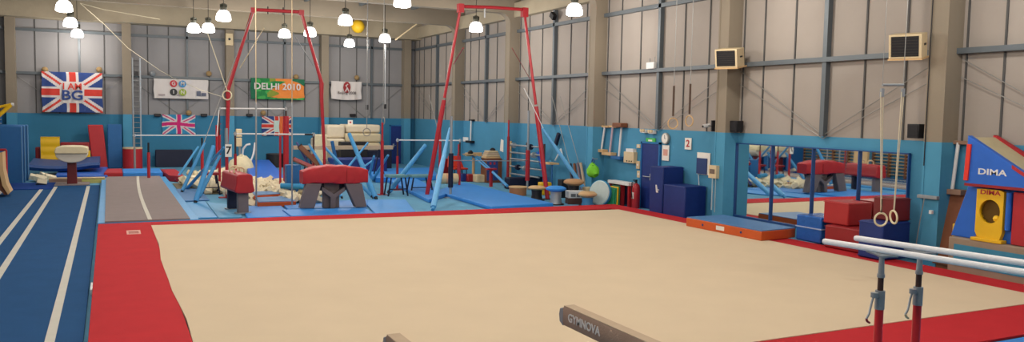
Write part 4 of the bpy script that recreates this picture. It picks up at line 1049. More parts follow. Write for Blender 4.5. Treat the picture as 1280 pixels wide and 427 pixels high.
for x_, y_, lb_ in ((44,221,'cream foam scrap left of the other scraps by the run-up end'),(50,222,'cream foam scrap in the middle of the little heap by the run-up end'),(57,219,'cream foam scrap lying highest in the heap by the run-up end'),(63,221,'cream foam scrap nearest the dark red pillar'),(52,227,'flat cream foam scrap lying in front of the heap by the run-up end')):
    p = aZ(x_, y_+2, .1)
    o = src.copy(); COL.objects.link(o); o.location = (p.x, p.y, .14); o.scale = (1.8, 1.5, 1.0); o.rotation_euler = (.2, .3, x_); o['label'] = lb_; o['group'] = 'foam scraps by the run-up'
# pit edge mats with orange rim
def rimmat(px, label, z1=.17):
    q = [aZ(x, y, z1) for x, y in px]; q = [(p.x, p.y) for p in q]
    ar = sum(q[i][0]*q[(i+1)%4][1]-q[(i+1)%4][0]*q[i][1] for i in range(4))
    if ar < 0: q = q[::-1]
    cx, cy = sum(a for a, _ in q)/4, sum(b for _, b in q)/4
    t = thing('edge_mat', label, 'mat', (cx, cy, .03))
    put('orange_rim', MB().slab(q, .03, z1), M_orange, t, bevel=.01)
    put('blue_top', MB().slab([(a+(cx-a)*.05, b+(cy-b)*.05) for a, b in q], z1, z1+.02), mat('dusty blue top','4d7cae',.6), t)
rimmat([(312,240),(353,238.5),(357,242),(318,244.5)], 'blue mat with an orange rim sunk in the foam pit, farther one')
rimmat([(318,247),(366,245),(370,251.5),(322,253)], 'blue mat with an orange rim sunk in the foam pit, nearer one')
p = aY(373, 230, 25.6)
foam_block('foam_block', 'narrow upright sea blue block in the foam pit left of the vault', p.x-.2, p.x+.25, 26.4, 26.8, .1, aY(370,206,26.4).z, M_blue2)
put('foam_roll', MB().cyl(aY(351, 232, 26.2), aY(380, 233, 25.9), .09, seg=16), mat('teal roll','2f8cc0',.5), label='teal blue foam roll lying in the pit left of the vault', cat='foam roll')
# bench with black legs
def bench(x0, x1, yt, Yb, label, m_top, nleg=4, h=.5, zt_=None, frame=M_dnavy):
    a = aY(x0, yt, Yb); b = aY(x1, yt, Yb); t = thing('bench', label, 'bench', ((a.x+b.x)/2, Yb, 0))
    z = a.z
    put('bench_top', MB().box(a.x, b.x, Yb-.25, Yb+.3, z-.05, z+.03), m_top, t, bevel=.01)
    for x, y in ((a.x+.08, Yb-.2), (b.x-.08, Yb-.2), (a.x+.08, Yb+.25), (b.x-.08, Yb+.25)):
        put('leg', MB().cyl((x+(-.1 if x < (a.x+b.x)/2 else .1), y, 0), (x, y, z-.05), .03, .025), frame, t)
    put('crossbar', MB().cyl((a.x, Yb-.2, z*.35), (b.x, Yb-.2, z*.35), .018), frame, t)
bench(484, 507, 219.5, 26.6, 'small bench with a teal top and black legs beside the long blue strut', mat('bench teal','5f8f96',.7))
bench(253, 273, 216.5, 28.6, 'dark red table on thin dark legs in the foam pit behind the blue struts', M_dred)
bench(512, 538, 219.5, 27.2, 'low teal topped bench joined to the right of the small one', mat('bench teal','5f8f96',.7))

# ================================================================== BACK AREA
def slabY(name, label, cat, x0, y0, x1, y1, Y, d, m_, lean=0, bevel=.04, floor=False, zmin=0.0):
    a = aY(x0, y0, Y); b = aY(x1, y1, Y); zb = zmin if floor else max(b.z, zmin)
    c = aY(x1, y0, Y)
    return put(name, MB().hexa([(a.x,Y,zb),(b.x,Y,zb),(b.x,Y+d,zb),(a.x,Y+d,zb),(a.x+lean,Y+.0+abs(lean),a.z),(b.x+lean,Y+abs(lean),a.z),(b.x+lean,Y+d+abs(lean),a.z),(a.x+lean,Y+d+abs(lean),a.z)]), m_, label=label, cat=cat, bevel=bevel)
# upright blue mats at left
for k, (x0_, x1_, yy, Y, lb_) in enumerate(((-12, 27, 157, 34.0, 'big sea blue crash mat standing upright at the far left, front one of three'), (-12, 30.5, 156, 34.7, 'second upright blue crash mat behind the front one at the left'), (-12, 34.5, 155.5, 35.4, 'rear upright blue crash mat of the three at the left'))):
    a = aY(x0_, yy, Y); b = aY(x1_, yy, Y)
    t = thing('crash_mat', lb_, 'crash mat', (-3.6, Y, 0), group=None)
    put('cover', MB().box(max(a.x, XL+.03), b.x, Y, Y+.32, 0.005, a.z), M_blue2, t, bevel=.04)
    put('corner_piping', MB().cyl((b.x-.01, Y, .03), (b.x-.01, Y, a.z-.03), .018, seg=8), mat('faded piping','5b87b0',.6), t)
# springboard & red frame far left
t = thing('springboard', 'curved wooden springboard leaning on its side at the left edge', 'springboard', (-2.9, 29.3, 0.035))
def sb(px, Y): 
    o = []
    for x, y in px: q = aY(x, y, Y); o.append((q.x, max(q.z, .036)))
    return o
put('curved_board', MB().prism(sb([(-3,192),(3,190),(4,212),(8,230),(13,240),(10,243),(3,232),(-1,214)], 29.0), 'y', 29.0, 29.8), M_wood, t)
put('lower_board', MB().prism(sb([(-6,205),(-2,205),(0,222),(5,236),(10,243),(5,243),(-3,234),(-6,220)], 29.1), 'y', 29.1, 29.9), M_brown, t)
t = thing('metal_stand', 'red metal stand behind the curved springboard at the left edge', 'stand', (-3.1, 30.4, .035))
q0 = aY(7.5, 187, 30.4)
put('upright', MB().cyl((q0.x, 30.4, .04), (q0.x, 30.4, q0.z), .035), M_redp, t)
put('crossbar', MB().cyl((q0.x-.6, 30.4, q0.z), (q0.x, 30.4, q0.z), .035), M_redp, t)
# yellow bracket on the left wall
t = thing('timber_bracket', 'yellow timber bracket sticking out high at the left edge', 'bracket', (-4, 34, 2.6))
a, b, c = aY(-8, 150, 34.5), aY(14, 130.5, 34.5), aY(-8, 135, 34.5)
put('arm', MB().cyl(a, b, .07, seg=8).cyl(c, b, .05, seg=8), M_yel, t)
put('end_knob', MB().cyl(b, b+Vector((.08,0,.0)), .06), M_white, t)
# yellow ridged mat
Y = 40.2
a, b = aY(50.5, 171, Y), aY(75, 207, Y)
pts = []; n = 32
for i in range(n+1):
    z = .005+(a.z-.005)*i/n; pts.append((Y-.03*abs(math.sin(PI*4.2*i/n)), z))
pts += [(Y+.35, a.z), (Y+.35, .005)]
put('ridged_mat', MB().prism(pts, 'x', a.x, b.x), M_yel, label='yellow ridged foam mat standing upright near the back wall', cat='foam mat')
slabY('foam_block', 'dark red block put in for the dark gap left of the yellow ridged mat', 'foam block', 44, 184, 50, 208, 40.6, .5, M_dred, floor=True)  # added block fills a dark gap, its dark red gives the shade
slabY('foam_box', 'dark red box behind the cream domed vaulting table', 'foam box', 75, 178, 112, 196, 40.9, .6, M_dred, zmin=.7)
slabY('foam_box', 'dark green block under the dark red box by the back wall', 'foam box', 75, 196.5, 116, 209, 40.7, .8, mat('bottle green','155a45',.55), floor=True)
slabY('foam_block', 'little yellow block to the right behind the cream vaulting table', 'foam block', 107, 188, 113, 196, 40.2, .3, M_yel, floor=True)
o = slabY('upright_mat', 'red mat leaning upright against the back wall', 'mat', 115, 156, 135, 210, 41.3, .3, M_redv, lean=-.18, floor=True)
o = slabY('upright_mat', 'sea blue mat standing upright against the back wall, right of the red one', 'mat', 134, 155, 153, 208, 41.6, .3, M_blue2, floor=True)
put('crash_mat', MB().hexa([tuple(aZ(68,225,.02)), tuple(aZ(135,225,.02)), (aZ(135,225,.02).x, 39.6, .02), (aZ(68,225,.02).x, 39.6, .02), (*aZ(68,225,.02).xy, .21), (*aZ(135,225,.02).xy, .21), (aZ(135,225,.02).x, 39.6, .21), (aZ(68,225,.02).x, 39.6, .21)]), M_bluev, label='royal blue crash mat lying behind the cream vaulting table', cat='crash mat', bevel=.06)
def saggy():
    mb = MB(); n = 18; x0_, x1_ = aY(38, 212, 37.4).x, aY(125, 212, 37.4).x; vs = []
    for i in range(n+1):
        u = i/n; x = x0_+(x1_-x0_)*u
        z = .38-.10*math.sin(PI*min(1,u*1.15))+.05*u
        for (yy, zz) in ((36.6,z-.06),(36.5,z+.06),(36.6,z+.16),(39.2,z+.26),(39.3,z+.12),(39.2,z)): vs.append((x, yy, zz))
    fs = [(i*6+k, i*6+(k+1)%6, (i+1)*6+(k+1)%6, (i+1)*6+k) for i in range(n) for k in range(6)]+[tuple(range(6))[::-1], tuple(range(n*6, n*6+6))]
    put('sagging_mat', mb.add(vs, fs), mat('ink blue vinyl','16407c',.5,.12,4,bump=.2), label='dark blue soft mat sagging on top of the royal blue crash mat', cat='mat')
saggy()
p0, p1 = aZ(60, 229, .05), aZ(135, 229, .05)
t = thing('low_plinth', 'low cream and yellow edged plinth along the front of the royal blue crash mat', 'plinth', ((p0.x+p1.x)/2, p0.y, 0))
put('cream_board', MB().box(p0.x, (p0.x+p1.x)/2+.1, 33.95, 34.35, .0, .16), mat('pinkish board','a08070',.7), t)
put('yellow_board', MB().box((p0.x+p1.x)/2+.1, p1.x-.1, 33.8, 34.4, .0, .13), mat('pale yellow board','b9b46a',.7), t)
put('top_strip', MB().box(p0.x, p1.x-.1, 34.0, 34.4, .16, .19), M_cream, t)
# barrel
c = aY(166, 211, 40.6)
t = thing('barrel', 'red cylindrical foam barrel with a pale lid by the back wall', 'barrel', (c.x, 40.6, 0))
rb_ = 11.2/ppm((c.x, 40.6, 1)); zt_ = aY(166, 184, 40.6).z
put('drum', MB().lathe([(.001,0),(rb_,0),(rb_,zt_-.06),(.001,zt_-.06)], (c.x, 40.6, 0), 28), M_redv, t)
put('lid', MB().lathe([(.001,zt_-.06),(rb_+.01,zt_-.06),(rb_+.01,zt_),(.001,zt_+.01)], (c.x, 40.6, 0), 28), M_cream, t)
slabY('upright_pad', 'dark navy rectangular pad standing against the back wall behind the struts', 'pad', 194, 187, 241, 208, 41.9, .25, M_dnavy, floor=True)
c = aY(344.5, 211, 41.2); r_ = 11.5/ppm((c.x, 41.2, 1)); zt_ = aY(344, 191.5, 41.2).z
t = thing('barrel', 'black cylindrical barrel against the back wall behind the foam pit', 'barrel', (c.x, 41.2, 0))
put('drum', MB().lathe([(.001,0),(r_,0),(r_,zt_-.04),(.001,zt_-.04)], (c.x, 41.2, 0), 28), M_black, t)
put('rim', MB().torus((c.x, 41.2, zt_-.04), r_-.02, .03, (0,0,1)), mat('dark rim','26262a',.5), t)
q = [aZ(313,222,.3), aZ(358,222,.3), aZ(358,210,.3), aZ(322,210,.3)]
put('crash_mat', MB().hexa([(q[0].x,q[0].y,.03),(q[1].x,q[1].y,.03),(q[2].x,40.3,.03),(q[3].x,40.3,.03),(q[0].x,q[0].y,.3),(q[1].x,q[1].y,.3),(q[2].x,40.3,.42),(q[3].x,40.3,.42)]), M_bluev, label='royal blue crash mat lying behind the foam pit, in front of the black barrel', cat='crash mat', bevel=.05)
# white crash mats stack
for k, (x0_, y0_, x1_, y1_, Y, m_, lb_) in enumerate((
    (409, 156, 431.5, 172.5, 39.2, mat('off white vinyl','cfc4ae',.6,.15,3,bump=.5,bscale=3), 'upper left crumpled white mat in the white stack by the back wall'),
    (432, 155.5, 476, 166, 39.4, mat('off white vinyl','cfc4ae',.6), 'upper right white mat in the white stack by the back wall'),
    (432, 166.5, 477, 178, 39.1, mat('ivory vinyl','c4b798',.6,.15,3,bump=.5,bscale=3), 'middle ivory mat in the white stack by the back wall'),
    (396, 173, 431.5, 200, 38.9, mat('off white vinyl','cfc4ae',.6), 'large lower left white mat at the edge of the white stack'),
    (432, 178.5, 476, 200, 39.0, mat('ivory vinyl','c4b798',.6), 'lowest ivory mat in the white stack, half hidden by black boxes'))):
    slabY('white_mat', lb_, 'mat', x0_, y0_, x1_, y1_, Y, 1.4, m_, bevel=.1, floor=(k >= 3), zmin=0.005)
slabY('white_mat', 'tall narrow cream mat at the left of the white stack', 'mat', 394, 168, 409, 203, 37.9, .5, M_foam2, floor=True)
p = aY(438, 153, 39.6); t = thing('small_sign', 'small white sign standing on top of the white stack', 'sign', p)
put('card', MB().box(p.x-.12, p.x+.12, p.y, p.y+.03, p.z-.1, p.z+.12), M_paper, t); put('mark', MB().box(p.x-.04, p.x+.04, p.y-.005, p.y, p.z-.03, p.z+.05), M_redp, t)
slabY('upright_pad', 'black box in front of the white stack', 'box', 426, 177, 460, 184, 37.0, .5, M_black, floor=True)
slabY('upright_pad', 'dark navy box below the tan beam, in front of the white stack', 'box', 424, 188, 490, 203, 37.6, .8, M_dnavy, floor=True)
slabY('crash_mat', 'long deep blue crash mat on the floor below the dark boxes', 'crash mat', 420, 199, 484, 213, 34.9, 1.5, M_navy, floor=True)
t = thing('balance_beam', 'tan balance beam crossing in front of the white stack far behind the vault', 'balance beam', (8.5, 33.4, 0))
a, b = aY(367, 184, 33.4), aY(491, 187, 33.4)
put('beam_body', MB().box(a.x, b.x, 33.35, 33.5, a.z-.09, a.z+.07), M_tan, t, bevel=.01)
for x in (a.x+.6, b.x-.6): put('leg', MB().cyl((x-.25,33.42,0),(x,33.42,a.z-.09),.03).cyl((x+.25,33.42,0),(x,33.42,a.z-.09),.03), M_dnavy, t)
# white machine & tubes
Y = 36.5
a = aY(300, 161, Y)
t = thing('white_stand', 'cream stand with stacked white boxes beside the red upright, behind the pommel horse', 'stand', (a.x, Y, 0))
for (y0_, y1_) in ((161,166.5),(168,171),(172,183)):
    p, q = aY(295.5, y0_, Y), aY(302.5, y1_, Y); put('white_box', MB().box(p.x, q.x, Y, Y+.25, q.z, p.z), M_cream, t, bevel=.02)
put('pole', MB().cyl((a.x, Y+.12, 0), (a.x, Y+.12, aY(300,161,Y).z-.1), .05), M_castg, t)
t = thing('draped_cover', 'cream cloth heap under the stand with white boxes', 'cloth heap', (aY(301,205,36).x, 36, .02))
mb = MB().lathe([(.55,.05),(.55,.3),(.42,.6),(.2,.82),(.01,.9)], (aY(301,205,36).x, 36, 0), 18)
for v in mb.v: v += Vector((rnd.uniform(-.05,.05), rnd.uniform(-.05,.05), rnd.uniform(-.05,.05) if v.z > .1 else 0))
put('cloth', mb, M_foam2, t)
t = thing('tube_frame', 'white bent tube frame in front of the blue wall, right of the cloth heap', 'tube frame', (aY(310,200,36.8).x, 36.8, 0))
put('curved_tube', MB().path([aY(x,y,36.8) for x,y in ((313,180),(308,181),(304,186),(303,193),(307,198),(314,200),(317,192),(319,178))], .045, 8), M_white, t)
put('post', MB().cyl(aY(309,199,36.8), (aY(309,199,36.8).x, 36.8, 0), .04), M_white, t)
# ladder on back wall
a, b = aY(165.5, 72, 42.2), aY(175, 72, 42.2)
t = thing('ladder', 'tall silver ladder fixed to the back wall right of the union flag', 'ladder', ((a.x+b.x)/2, 42.2, 0))
for x in (a.x, b.x): put('stile', MB().box(x-.03, x+.03, 42.15, 42.25, 0, a.z), M_castg, t)
for k in range(20):
    z = .4+k*(a.z-.5)/19; put('rung', MB().cyl((a.x, 42.2, z), (b.x, 42.2, z), .018, seg=8), M_wire, t)
put('dark_box', MB().box(a.x+.1, b.x-.08, 42.12, 42.2, aY(170,92,42.2).z-.1, aY(170,92,42.2).z+.1), M_black, t)
c = aY(286.5, 49, 42.0); t = thing('speaker_box', 'small cream box with a dark spot high on the back wall column', 'speaker', c)
put('housing', MB().box(c.x-.17, c.x+.17, 41.9, 42.1, c.z-.3, c.z+.28), M_cream, t, bevel=.02)
put('cone', MB().cyl((c.x, 41.88, c.z), (c.x, 41.9, c.z), .06), M_black, t)

# right back jumble
c = aY(560, 223, 30.0)
t = thing('foam_roll', 'cream foam roll lying on the blue mat behind the tall dark padded post', 'foam roll', (c.x, 29.4, .14))
put('roll', MB().cyl(aY(547.5, 223, 28.6), aY(571, 223, 28.6), .2, seg=24), mat('cream roll','d3bd92',.7), t)
put('print_band', MB().cyl(aY(556, 223, 28.6), aY(563, 223, 28.6), .203, seg=24), mat('salmon band','cf9a78',.7), t)
def chair_pile():
    t = thing('stacked_chair', 'red plastic chair by the wall behind the tall dark padded post', 'chair', (aY(574,215,32.3).x, 32.3, 0))
    p = aY(574, 210, 32.3)
    put('seat', MB().box(p.x-.35, p.x+.35, 32.1, 32.7, .42, .5), mat('orange red plastic','cf3a22',.45), t, bevel=.04)
    put('backrest', MB().hexa([(p.x-.4,32.6,.5),(p.x+.35,32.6,.5),(p.x+.35,32.7,.5),(p.x-.4,32.7,.5),(p.x-.3,32.8,.98),(p.x+.2,32.8,.98),(p.x+.2,32.88,.98),(p.x-.3,32.88,.98)]), mat('orange red plastic','cf3a22',.45), t, bevel=.03)
    for sx in (-.3, .3):
        for yy in (32.15, 32.65): put('leg', MB().cyl((p.x+sx, yy, 0), (p.x+sx*.9, yy, .42), .02), M_black, t)
chair_pile()
slabY('storage_box', 'dark red storage box on the floor behind the big blue landing mat', 'box', 585, 218, 596, 226, 31.0, .5, M_dred, floor=True)
slabY('storage_box', 'cream storage box on the floor behind the big blue landing mat', 'box', 596, 218.5, 608, 226, 30.6, .5, M_cream, floor=True)
slabY('foam_block', 'dark blue block among the jumble by the right wall', 'foam block', 577, 217, 584, 225, 31.2, .4, M_navy, floor=True)
slabY('red_trolley', 'red framed trolley left of the red chair', 'trolley', 552, 198, 561, 217, 33.5, .4, M_dred, floor=True)
p = aY(615, 195, 30.5)
t = thing('wooden_cabinet', 'wooden cabinet with a blue front standing by the far part of the right wall', 'cabinet', (p.x, 30.6, 0))
put('carcass', MB().box(p.x-.28, p.x+.42, 30.4, 31.0, 0, aY(615,198,30.4).z), M_brown, t, bevel=.01)
put('blue_front', MB().box(p.x-.27, p.x+.22, 30.38, 30.4, .1, aY(615,200,30.4).z), M_fblue, t)
for k in range(2): put('red_badge', MB().box(p.x-.16+k*.18, p.x-.08+k*.18, 30.37, 30.38, aY(615,204,30.4).z-.05, aY(615,204,30.4).z+.05), M_redp, t)
z0_ = aY(615,198,30.4).z
t = thing('towel_pile', 'pile of folded cream cloths on top of the wooden cabinet', 'cloth pile', (p.x, 30.7, z0_))
for k in range(4): put('folded_cloth', MB().box(p.x-.3+k*.04, p.x+.38-k*.04, 30.45, 30.9, z0_+k*.08, z0_+.075+k*.08), [M_wood, M_cream, M_tan, M_cream][k], t, bevel=.02)
put('cap', MB().lathe([(.12,0),(.11,.06),(.06,.1),(.01,.11)], (p.x+.12, 30.7, z0_+.32), 14), M_black, label='black cap on the pile of cloths on the cabinet', cat='cap')
p = aY(586, 193, 31.6)
# boxes at back left of the far parallel bars : a small tray
t = thing('round_tray', 'small tan tray with a dark lump on the far parallel bar end', 'tray', (p.x, 31.2, p.z))
put('tray', MB().lathe([(.001,0),(.25,0),(.3,.05),(.001,.06)], (p.x-.15, 31.2, p.z), 18), M_wood, t)
put('lump', MB().lathe([(.1,.06),(.12,.12),(.05,.2),(.001,.2)], (p.x-.1, 31.2, p.z), 12), M_black, t)
p = aY(706, 231, 24.4)
put('black_crate', MB().box(p.x-.18, p.x+.22, 24.3, 24.6, 0, aY(706,224,24.4).z), M_black, label='black box behind the blue and tan mushroom trainers', cat='box', bevel=.02)
slabY('foam_offcut', 'small yellow foam piece behind the flat tan mushroom top', 'foam piece', 677, 228, 690, 236, 25.3, .3, M_yel, floor=True)
slabY('foam_offcut', 'dark trolley box under the racks on the right wall', 'box', 636, 222, 680, 233, 27.6, .4, M_dnavy, floor=True)
slabY('foam_offcut', 'cream bundle leaning between the padded sticks and the round disc', 'bundle', 733, 234, 742, 247, 22.9, .3, M_cream, floor=True)

# ================================================================== FLAGS AND BANNERS
def cloth(x0, y0, x1, y1, Y, pat, mats, name, label, cat, nu=90, nv=60, amp=.035, sag=0):
    a = aY(x0, y0, Y); b = aY(x1, y1, Y); W_, H_ = b.x-a.x, a.z-b.z
    def fn(u, v):
        return Vector((a.x+W_*u+.015*math.sin(v*9), Y-.06+amp*math.sin(u*13+v*2.1)*(.3+.7*v)+.012*math.sin(u*31), a.z-H_*v-sag*math.sin(PI*u)*(.25+.75*v)))
    t = thing(name, label, cat, ((a.x+b.x)/2, Y, b.z))
    o = put('cloth', MB().grid(fn, nu, nv, pat), mats, t, solid=.004)
    return t, a, b, W_, H_
def union(u, v, r=1.6, diag=.055, cross=.085, ww=.055):
    x, y = (u-.5)*r, (v-.5)
    ax, ay = abs(x), abs(y)
    if ay < cross or ax < cross: return 2
    if ay < cross+ww or ax < cross+ww: return 1
    d = abs(abs(x)/r-abs(y))*.5*r/math.hypot(.5*r, .5)*1.0
    if d < .028: return 2
    if d < .095: return 1
    return 0
UM = [M_fblue, M_fwhite, M_fred]
def f1(u, v):
    x, y = (u-.5)*1.45, v-.5
    if (abs(x) < .29 and abs(y) < .2) or (abs(x) < .22 and abs(y) < .26): return 1
    return union(u, v, 1.45)
t, a, b, W_, H_ = cloth(51.5, 89, 128.5, 141, 42.3, f1, UM, 'union_flag', 'large union flag with lettering in its centre, left on the back wall', 'flag', amp=.03)
text('I AM', .40, ((a.x+b.x)/2, 42.14, a.z-H_*.36), (1,0,0), (0,0,1), M_fred, t, bold=True, name='red_lettering')
text('BG', .60, ((a.x+b.x)/2, 42.14, a.z-H_*.58), (1,0,0), (0,0,1), M_fblue, t, bold=True, name='blue_lettering', sx=1.15)
cloth(202.5, 143, 244, 168, 42.59, lambda u, v: union(u, v+.04*math.sin(u*5)), [M_fteal, M_fwhite, M_magenta], 'union_flag', 'faded pink and blue union flag on the blue wall, left of the high bar', 'flag', sag=-.03, amp=.015)
def f3(u, v):
    if u > .60: 
        if u > .90: return union(u, v)
        return 2 if int(u*34) % 2 else 3
    if .40 < u < .58: return 4 if .22 < v < .82 else (2 if .42 < u < .54 else 1)
    return union(min(u*.9, .999), v)
cloth(327, 145, 364.5, 169.5, 42.59, f3, [M_fblue, M_fwhite, M_fred, M_forange, mat('pale green cloth','b9cfc8',.8)], 'union_flag', 'union flag with orange stripes hanging behind the high bar post', 'flag', amp=.015)
t, a, b, W_, H_ = cloth(192, 98, 260, 124, 42.3, lambda u, v: 0, [M_fwhite], 'white_banner', 'white banner with four coloured discs, on the upper back wall', 'banner', amp=.02)
yy = 42.18; cx = a.x+W_*.44; cz = a.z-H_*.3
for (dx, dz, m_, ch) in ((-.2, .06, mat('disc red','b32030',.6), 'G'), (.2, .06, mat('disc blue','2f80b8',.6), 'M'), (-.2, -.34, mat('disc black','23262a',.6), '1'), (.2, -.34, mat('disc green','8aa02c',.6), 'N')):
    put('disc', MB().cyl((cx+dx, yy, cz+dz), (cx+dx, yy-.01, cz+dz), .165, seg=24), m_, t)
    text(ch, .24, (cx+dx, yy-.014, cz+dz), (1,0,0), (0,0,1), M_fwhite, t, bold=True, name='disc_letter')
put('small_print', MB().box(a.x+W_*.78, a.x+W_*.86, yy-.004, yy, b.z+.15, b.z+.38).box(a.x+W_*.87, a.x+W_*.96, yy-.004, yy, b.z+.15, b.z+.30), mat('print slate','5a5f72',.7), t)
put('small_print', MB().box(a.x+W_*.08, a.x+W_*.2, yy-.004, yy, b.z+.12, b.z+.2).box(a.x+W_*.42, a.x+W_*.56, yy-.004, yy, b.z+.14, b.z+.2), mat('print pale','9c9294',.7), t)
def fd(u, v):
    c1 = .62-.42*math.sin(max(0, min(1, (u-.28)/.9))*PI)+.10*math.sin(u*6)
    c2 = .93-.25*max(0, (.5-u))-.35*max(0, u-.86)
    if u > .30 and c1 < v < c2: return 2 if u < .30+.22*(.5+.5*math.sin(v*11)) else 0
    if v < .16+.05*math.sin(u*9) and .34 < u < .76: return 2 if u < .46 else 0
    if u > .72 and v < .55: return 4
    if u < .09: return 4
    return 1 if (math.sin(u*26+v*13)+math.sin(u*9-v*17)) > -.5 else 3
t, a, b, W_, H_ = cloth(313, 97, 380, 125, 42.3, fd, [M_forange, M_fgreen, M_fgreen2, mat('flag light green cloth','3f9a4c',.8), mat('flag deep green cloth','1c6448',.8)], 'green_banner', 'green and orange banner with pale lettering, on the upper back wall', 'banner', amp=.02)
text('DELHI 2010', .44, (a.x+W_*.49, 42.15, a.z-H_*.40), (1,0,0), (0,0,1), M_fwhite, t, bold=True, sx=1.05)
t, a, b, W_, H_ = cloth(413.5, 101, 451.5, 124, 42.3, lambda u, v: 0, [M_fwhite], 'white_flag', 'small white flag with a red seal emblem, right on the upper back wall', 'flag', amp=.03, sag=.06)
cx = (a.x+b.x)/2; cz = a.z-H_*.34
put('red_seal', MB().lathe([(.001,0),(.26,0),(.26,.01),(.001,.01)], (cx, 42.16, cz), 10, Matrix.Rotation(PI/2,3,'X'), .75, 1.15), M_dred, t)
put('seal_figure', MB().path([(cx-.08,42.14,cz-.22),(cx+.02,42.14,cz-.02),(cx-.06,42.14,cz+.08),(cx+.05,42.14,cz+.16)], .03, 6).path([(cx+.1,42.14,cz-.22),(cx+.02,42.14,cz-.02)], .03, 6), M_fwhite, t)
text('Beijing 2008', .2, (cx, 42.14, a.z-H_*.66), (1,0,0), (0,0,1), mat('print dark','4a3a3c',.7), t)
# wooden pegs above the flags
for x, y, lb_ in ((56,87,'tan peg block at the top left corner of the large union flag'),(124,87,'tan peg block at the top right corner of the large union flag'),(191,92,'grey ball lodged on the rail above the left end of the white banner'),(261,92,'tan ball lodged on the rail above the right end of the white banner'),(236,141,'tan ball on the ledge above the pink and blue flag'),(446,97,'tan peg block at the top right corner of the small white flag'),(329,141,'tan ball on the ledge above the striped union flag'),(370,96,'tan ball lodged on the rail above the green banner')):
    c = aY(x, y, 42.35); r_ = .14
    put('peg_block' if 'block' in lb_ else 'lodged_ball', MB().lathe([(.001,-r_),(r_*.7,-r_*.7),(r_,0),(r_*.7,r_*.7),(.001,r_)], c, 16), mat('dusty tan','9a8058',.8) if 'grey' not in lb_ else M_castg, label=lb_, cat='peg' if 'block' in lb_ else 'ball')
for x, lb_ in ((197,'small dark lump on the ledge left of the pink and blue flag'),(255,'small dark lump on the ledge right of the pink and blue flag'),(312,'small dark lump on the ledge left of the striped union flag'),(441,'small dark lump on the ledge above the white stack')):
    c = aY(x, 144, 42.45); put('ledge_clip', MB().box(c.x-.14, c.x+.14, 42.35, 42.6, c.z-.06, c.z+.08), M_black, label=lb_, cat='clip', bevel=.02)

# ================================================================== ROOF THINGS
def lamp_proto():
    t = thing('pendant_lamp', 'dome lamp', 'pendant lamp', (0, 0, LAMPZ))
    z = LAMPZ
    put('glass_dome', MB().lathe([(.05,.17),(.12,.155),(.18,.11),(.225,.03),(.245,-.06),(.25,-.14),(.25,-.17),(.2,-.20),(.001,-.215)], (0,0,z), 28), M_lamp, t, label='glowing white dome')
    put('gear_housing', MB().lathe([(.001,.40),(.06,.39),(.10,.36),(.085,.32),(.12,.27),(.10,.16),(.001,.16)], (0,0,z), 18), M_lampdark, t)
    for k in range(4):
        q = PI/2*k; put('cooling_fin', MB().box(math.cos(q)*.1-.02, math.cos(q)*.1+.02, math.sin(q)*.1-.02, math.sin(q)*.1+.02, z+.27, z+.37), M_lampdark, t)
    put('suspension_rod', MB().cyl((0,0,z+.39), (0,0,7.745), .012, seg=6), M_black, t)
    return t
proto = lamp_proto()
LL = ['leftmost at the top left, cut by the upper edge of the photo','middle one of the three descending at the top left','lowest and farthest of the three at the top left','left one of the two touching, above the white banner','right one of the two touching, above the white banner','hanging above the gap left of the left red frame','inside the left red frame','in front of the right leg of the left red frame','bright and just left of the yellow ball','directly below the yellow ball','with a thin pole below it, right of the yellow ball','cut by the top edge, right of the yellow ball','inside the right red frame','largest of all, in front of the concrete column']
for i, (x, y) in enumerate(LAMPS_SEEN+LAMPS_NEAR):
    if i == 0:
        o = proto; o.location = (x, y, LAMPZ); 
    else: o = copy_tree(proto, (x, y, LAMPZ))
    o['label'] = ('glowing lamp, '+LL[i]) if i < len(LL) else 'dome pendant lamp, %s, %s' % (['nearest the right wall','over the middle of the beige floor','over the left part of the beige floor','over the blue run-up carpet'][0 if x > 12 else 1 if x > 7 else 2 if x > 0 else 3], ['close above the camera side','over the near half','over the far half','over the far red border'][0 if y < 5 else 1 if y < 11.5 else 2 if y < 18 else 3])
    if i < len(LL): o['group'] = 'dome lamps under the roof in view'
    else: o['group'] = 'dome lamps nearer than the picture shows'
    ld = bpy.data.lights.new('lamp_light', 'POINT'); ld.energy = LAMP_POWER*4*(.3 if y > 40 else .7 if y > 33 else 1); ld.color = LAMP_COLOR; ld.shadow_soft_size = .16
    lo = bpy.data.objects.new('lamp_light', ld); COL.objects.link(lo); lo.parent = o; lo.location = (0,0,-.42)
c = aY(447.5, 33, 41.16)
put('yellow_ball', MB().lathe([(.001,-.34),(.17,-.30),(.29,-.17),(.34,0),(.29,.17),(.17,.30),(.001,.34)], c, 24), M_lemon, label='yellow ball caught under the roof beam between two lamps', cat='ball')
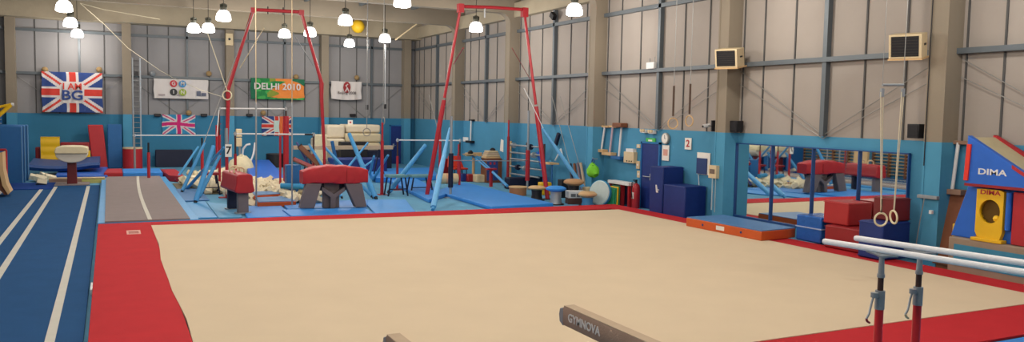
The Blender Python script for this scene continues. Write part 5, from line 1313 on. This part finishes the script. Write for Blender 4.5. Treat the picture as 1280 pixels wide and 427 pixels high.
# cables
def cable(pts, label, m_=M_rope, r=.015): put('hanging_cable', MB().path(pts, r, 6), m_, label=label, cat='cable')
cable([aY(100,4,36), aY(130,30,36.5), aY(160,60,37), aY(200,88,38.5), aY(216,97,41)], 'pale rope slanting down across the left part of the back wall', r=.012)
cable([aY(100,4,36), aY(130,12,36), aY(200,24,36)], 'thin pale rope along the roof beam at the upper left', r=.012)
cable([aY(216,97,41.5), aY(250,112,36), aY(278,121,29)], 'pale rope continuing over the white banner to the cream ring', r=.009)
cable([aY(521,30,34), aY(494,50,34.5)], 'short pale rod hanging slanted under the roof, right of the thin pole lamp', M_cream, .03)
cable([aY(536,118,27), aY(549,168,26.5)], 'thin wire beside the leaning red leg', M_wire, .012)
for k, (x0_, x1_) in enumerate(((690, 712), (700, 724))):
    cable([aX(x0_, 120, 14.8), aX(x1_, 205, 14.6)], ('left' if k == 0 else 'right')+' one of two thin wires slanting down the blue wall to the padded sticks', M_wire, .012)

# ================================================================== LEFT WALL, SEEN IN THE MIRROR
def wall_bars(y0, y1, m_u, label, m_r=M_wood):
    t = thing('climbing_bars', label, 'wall bars', (XL+.1, (y0+y1)/2, 0))
    n = max(1, int(round((y1-y0)/1.0)))
    for k in range(n+1): put('upright', MB().box(XL+.02, XL+.16, y0+(y1-y0)*k/n-.05, y0+(y1-y0)*k/n+.05, 0, 2.45), m_u, t)
    for k in range(14): put('rung', MB().cyl((XL+.13, y0, .2+k*.165), (XL+.13, y1, .2+k*.165), .025, seg=8), m_r, t)
wall_bars(23.9, 29.8, M_brown, 'brown wooden wall bars on the left wall, nearer bay seen in the mirror', mat('rung tan','a98a5e',.6))
wall_bars(30.35, 35.5, M_brown, 'brown wooden wall bars on the left wall, farther bay seen in the mirror', mat('rung tan','a98a5e',.6))
put('upright_pad', MB().box(XL+.02, XL+.3, 36.1, 38.2, .0, 2.3), M_black, label='black slab standing in for the dark opening beyond the wall bars, seen in the mirror', cat='pad', bevel=.03)  # black box in place of the opening, its darkness put into the colour
wall_bars(38.6, 41.4, M_blue2, 'blue grey wall bars on the left wall, seen in the mirror', M_castg)
